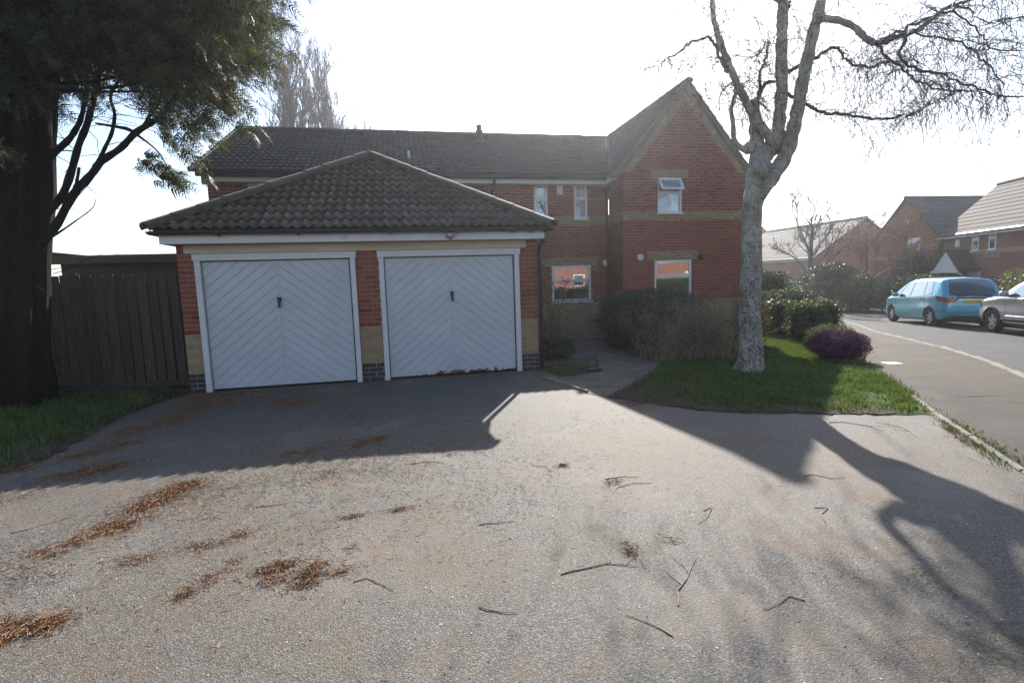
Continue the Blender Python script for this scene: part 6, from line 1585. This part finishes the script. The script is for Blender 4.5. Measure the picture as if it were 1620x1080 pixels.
def maroon():
    root = thing('parked_car', 'maroon saloon half hidden behind the clipped shrubs', 'car', (0, 0, 0), 'cars parked along the road')
    c = Car(4.3, .87,
            top=[(0, .86), (.1, .95), (.55, 1.0), (.9, 1.24), (1.3, 1.40), (1.9, 1.43), (2.4, 1.36), (3.05, 1.0), (3.7, .93), (4.15, .80), (4.3, .62)],
            belt=[(0, .9), (1.5, .92), (3, .9), (4.3, .75)], bot=[(0, .36), (.3, .24), (3.9, .24), (4.3, .36)],
            plan=[(0, .82), (.1, .90), (.4, .97), (1.0, 1), (3.2, 1), (3.9, .93), (4.2, .8), (4.3, .64)])
    car_common(c, root, 'paint_maroon', .31, (.8, 3.42), .77, 'alloy', 6)
    patchobj('rear_window', c.top_patch(.62, 1.18, .84, .8), M['car_glass'], root); patchobj('windscreen', c.top_patch(2.42, 3.0, .84, .9), M['car_glass'], root)
    for mi in (False, True):
        patchobj('side_window', c.side_patch([(1.95, .96), (2.78, .95), (2.35, 1.30), (1.95, 1.34)]), M['car_glass'], root, mi); patchobj('side_window', c.side_patch([(1.05, .97), (1.9, .96), (1.9, 1.34), (1.25, 1.32)]), M['car_glass'], root, mi)
        mp = c.side(2.7, .97); MB().obox((2.7, (mp.y+.1)*(-1 if mi else 1), 1.02), (.05, 0, 0), (0, .09, 0), (0, 0, .06)).build('wing_mirror', M['paint_maroon'], root, bevel=.02, local=True)
    place_car(root, 13.6, 20.2, (.94, -.34))
maroon()

# ------------------------------------------------------------------ small things on the ground
def hose():
    rng = np.random.default_rng(8); pts = []
    P = [(2.36, 9.0), (2.33, 8.7), (2.48, 8.5), (2.75, 8.42), (2.62, 8.62), (2.45, 8.55), (2.7, 8.3), (2.95, 8.25), (3.15, 8.14), (2.98, 8.05), (2.82, 8.2), (3.05, 8.3), (3.25, 8.18), (3.1, 8.05), (2.95, 8.12)]
    q = smooth_path([(x, y, gz(x, y)+.02+.02*(i % 3)) for i, (x, y) in enumerate(P)], 6)
    b = MB().tube([tuple(v) for v in q], .012, 6); o = thing('garden_hose', 'black hose lying in a tangle on the path by the garage corner', 'hose', (2.8, 8.3, gz(2.8, 8.3)))
    b.build('tubing', M['black_plastic'], o, smooth=True)
    l = [(3.06+.10*math.cos(t), 8.14, gz(3, 8.1)+.13+.12*math.sin(t)) for t in np.linspace(-.9, 4.0, 18)]; MB().tube(l, .012, 6).build('loop', M['black_plastic'], o, smooth=True)
    MB().box(2.96, 3.2, 8.08, 8.2, gz(3, 8)+.005, gz(3, 8)+.06).build('connector', M['black_plastic'], o, bevel=.015)
hose()
ed = MB().beam((2.12, 7.95, .0), (2.42, 6.62, .0), .035, .07).build('edging_board', M['edging_timber'], bevel=.004); tag(ed, 'pale timber edging board along the side of the path', 'edging')
pc = MB().obox((8.13, 7.23, gz(8.13, 7.23)+.008), (.13, -.03, 0), (.025, .11, 0), (0, 0, .006)).build('access_cover', M['slate_sign']); tag(pc, 'small white access cover set in the pavement', 'cover')

def twigs_on_ground():
    rng = np.random.default_rng(77)
    # (x, y, length, heading, pale, words)
    spots = [(2.05, 3.05, .5, .5, 0, 'long thin twig lying in front of the birch shadow'), (1.35, 2.28, .62, .9, 0, 'forked twig near the bottom edge of the drive'), (.95, 2.55, .55, .3, 0, 'forked twig lying towards the middle of the drive'),
             (1.55, 3.55, .5, .9, 1, 'pale twig crossing a dark one on the drive'), (1.6, 3.68, .35, .2, 0, 'short dark twig under the pale one on the drive'), (2.75, 2.75, .42, -.3, 0, 'reddish stick lying in the birch trunk shadow'),
             (.52, 3.18, .3, .2, 0, 'short dark stick in the middle of the drive'), (-.2, 2.75, .36, .35, 0, 'stick beside the needle litter left of centre'), (.15, 4.45, .38, .05, 0, 'thin straight stick with a white chip beside it'),
             (1.15, 4.0, .45, 1.2, 0, 'twig cluster stick on the sunny part of the drive'), (4.75, 4.0, .6, .9, 1, 'pale curved twig lying where drive meets the grass corner'), (4.5, 4.35, .7, -.3, 0, 'long dark twig at the grass edge of the drive'),
             (6.6, 4.8, .75, -.75, 1, 'pale branching twig on the pavement'), (7.4, 4.5, .6, -.5, 0, 'brown twig on the pavement nearer the road'), (1.75, 2.1, .34, 1.9, 0, 'small twig in the lower right shade on the drive'),
             (-.95, 3.9, .4, .2, 0, 'stick beside the largest patch of needles'), (-2.45, 3.95, .45, .35, 0, 'stick left of the largest patch of needles'), (.8, 5.1, .25, .0, 0, 'small dark stick in the middle distance of the drive'),
             (3.1, 3.3, .4, .1, 0, 'thin twig across the upper right of the drive'), (1.0, 2.0, .3, 2.2, 0, 'bent twig close to the camera right of centre'), (.35, 2.25, .25, -.8, 0, 'curved twig close to the camera at the centre')]
    for x, y, L, a, pale, words in spots:
        L *= .78
        z = gz(x, y)+.0035; T = Tubes(); n = 8; d = np.array([math.cos(a), math.sin(a), 0]); P = [np.array([x, y, z])-d*L/2]; h = d.copy()
        for i in range(n):
            h = h+rng.normal(size=3)*(.62 if i in (2, 5) else .10); h[2] = 0; h /= np.linalg.norm(h); q = P[-1]+h*L/n; q[2] = z+abs(rng.normal())*.0015; P.append(q)
        r0 = .0042 if L > .42 else .0032; T.add(np.array(P), np.linspace(r0, .0016, n+1), 5)
        for k in (3, 5, 7):
            if L > .4 and rng.uniform() < .8:
                s_ = rng.choice([-1, 1])*rng.uniform(.5, 1.0); dd = np.array([h[0]*math.cos(s_)-h[1]*math.sin(s_), h[0]*math.sin(s_)+h[1]*math.cos(s_), 0])
                q = wander(rng, P[k], dd, L*rng.uniform(.2, .42), 5, 0, .4); q[:, 2] = z+.0005; T.add(q, np.linspace(.0024, .0012, 6), 4)
        o = T.build('fallen_twig', M['twig_pale'] if pale else M['ground_twig']); tag(o, words, 'twig', 'fallen twigs')
twigs_on_ground()

def litter():
    rng = np.random.default_rng(90)
    # (x, y, sx, sy, angle, count)
    patches = [(-1.85, 4.2, .5, .19, .75, 2600), (-2.05, 3.66, .26, .13, .7, 900), (-1.38, 3.36, .35, .10, .2, 380), (-3.1, 4.75, .8, .3, .35, 3000), (-1.9, 2.68, .2, .15, .4, 1300), (-1.1, 2.93, .2, .1, .4, 230), (-.55, 2.92, .26, .13, .3, 1100), (-.75, 4.95, .5, .3, 1.2, 1100),
               (-.28, 3.52, .25, .06, .2, 170), (1.32, 2.62, .16, .16, 0, 120), (-2.0, 8.5, 1.3, .10, 0, 1500), (.8, 8.5, 1.1, .07, 0, 700), (-2.7, 8.0, .7, .4, .3, 1600), (-2.1, 7.4, .9, .7, .5, 2600), (-2.9, 6.4, .45, .8, .1, 2400), (.5, 4.65, .2, .06, .1, 80), (-3.3, 5.7, .5, .35, 0, 1200), (-.9, 6.5, .35, .6, .3, 260), (3.0, 6.0, .35, .3, -.9, 900), (3.6, 5.35, .5, .15, -.45, 800), (4.6, 4.82, .8, .10, -.35, 700), (4.9, 3.6, .5, .06, .95, 420), (6.3, 5.6, .9, .05, .93, 380),
               (1.15, 3.95, .14, .08, .4, 90), (1.6, 3.6, .16, .1, .4, 70), (2.3, 2.1, .3, .3, .4, 60), (-.9, 3.6, 2.2, 1.8, 0, 2600), (-1.6, 5.6, 1.2, .9, 0, 299), (-1.2, 4.6, 1.3, .5, 0, 299), (-.6, 3.9, .9, .5, 0, 299), (-2.2, 3.2, .7, .5, 0, 299), (-1.0, 4.4, 1.4, .9, 0, 1500), (.5, 5.5, 2.2, 1.2, 0, 350), (2.6, 8.4, .5, .5, 0, 160)]
    V = []
    for x, y, sx, sy, a, n in patches:
        n = int(n*1.7)
        kb = 3 if n < 300 else 9; cu = rng.uniform(-1, 1, kb)*sx*.95; cv = np.sin(cu/max(sx, .01)*2.2+rng.uniform(0, 6))*sy*.45+rng.normal(size=kb)*sy*.45; wt = rng.uniform(.2, 1, kb)**2; wt /= wt.sum(); pick = rng.choice(kb, n, p=wt)
        u = cu[pick]+rng.standard_t(3, n)*sx*.16; v = cv[pick]+rng.standard_t(3, n)*sy*.2
        px = x+u*math.cos(a)-v*math.sin(a); py = y+u*math.sin(a)+v*math.cos(a)
        L = rng.uniform(.009, .038, n)*np.where(rng.uniform(size=n) < .08, 2.2, 1); b = rng.uniform(0, 6.28, n); w = rng.uniform(.0007, .0018, n)
        d = np.stack([np.cos(b), np.sin(b), rng.normal(size=n)*.12], 1)*L[:, None]*.5; s_ = np.stack([-np.sin(b)*w, np.cos(b)*w, np.full(n, .0008)], 1)
        c = np.stack([px, py, gzn(px, py)+.005+np.abs(rng.normal(size=n))*.006], 1)
        V.append(np.stack([c-d-s_, c-d+s_, c+d+s_*.5+[0, 0, .001], c+d-s_*.5], 1).reshape(-1, 3))
    V = np.concatenate(V); F = np.arange(len(V)).reshape(-1, 4)
    tag(npmesh('needle_litter', V, F, M['needle_litter']), 'brown conifer needle litter scattered over the drive and its edges', 'litter', None, 'stuff')
    # loose grit
    n = 5200; px = rng.uniform(-4, 5, n); py = 1.2+rng.uniform(0, 1, n)**1.6*6.5; m = in_poly(px, py, DRIVE); px, py = px[m], py[m]; n = len(px)
    r = rng.uniform(.002, .0055, n); c = np.stack([px, py, gzn(px, py)+r*.6], 1); u = np.array([[1, 0, 0], [-.5, .87, 0], [-.5, -.87, 0], [.1, .1, .9]])
    jit = rng.uniform(.6, 1.4, (n, 4, 1)); V = (c[:, None, :]+u[None]*r[:, None, None]*jit).reshape(-1, 3); i = np.arange(n)[:, None]*4
    F = np.concatenate([i+np.array([[0, 1, 3]]), i+np.array([[1, 2, 3]]), i+np.array([[2, 0, 3]])], 0)
    tag(npmesh('loose_grit', V, F, M['grit']), 'loose stone chips on the drive surface', 'grit', None, 'stuff')
litter()
# ------------------------------------------------------------------ haze volume, added to imitate lens veiling glare as well as distant haze
def haze(density):
    hm = bpy.data.materials.new('glare_haze'); hm.use_nodes = True; nt = hm.node_tree; nt.nodes.clear()
    pv = nt.nodes.new('ShaderNodeVolumePrincipled'); pv.inputs['Color'].default_value = (.93, .95, 1, 1); pv.inputs['Density'].default_value = density; pv.inputs['Anisotropy'].default_value = .75
    ou = nt.nodes.new('ShaderNodeOutputMaterial'); nt.links.new(pv.outputs[0], ou.inputs['Volume'])
    o = MB().box(-270, 330, -150, 430, -2.6, 21).build('haze', hm); tag(o, 'thin haze over the street, added mostly to imitate lens veiling glare', 'haze', None, 'stuff')
haze(.0017)
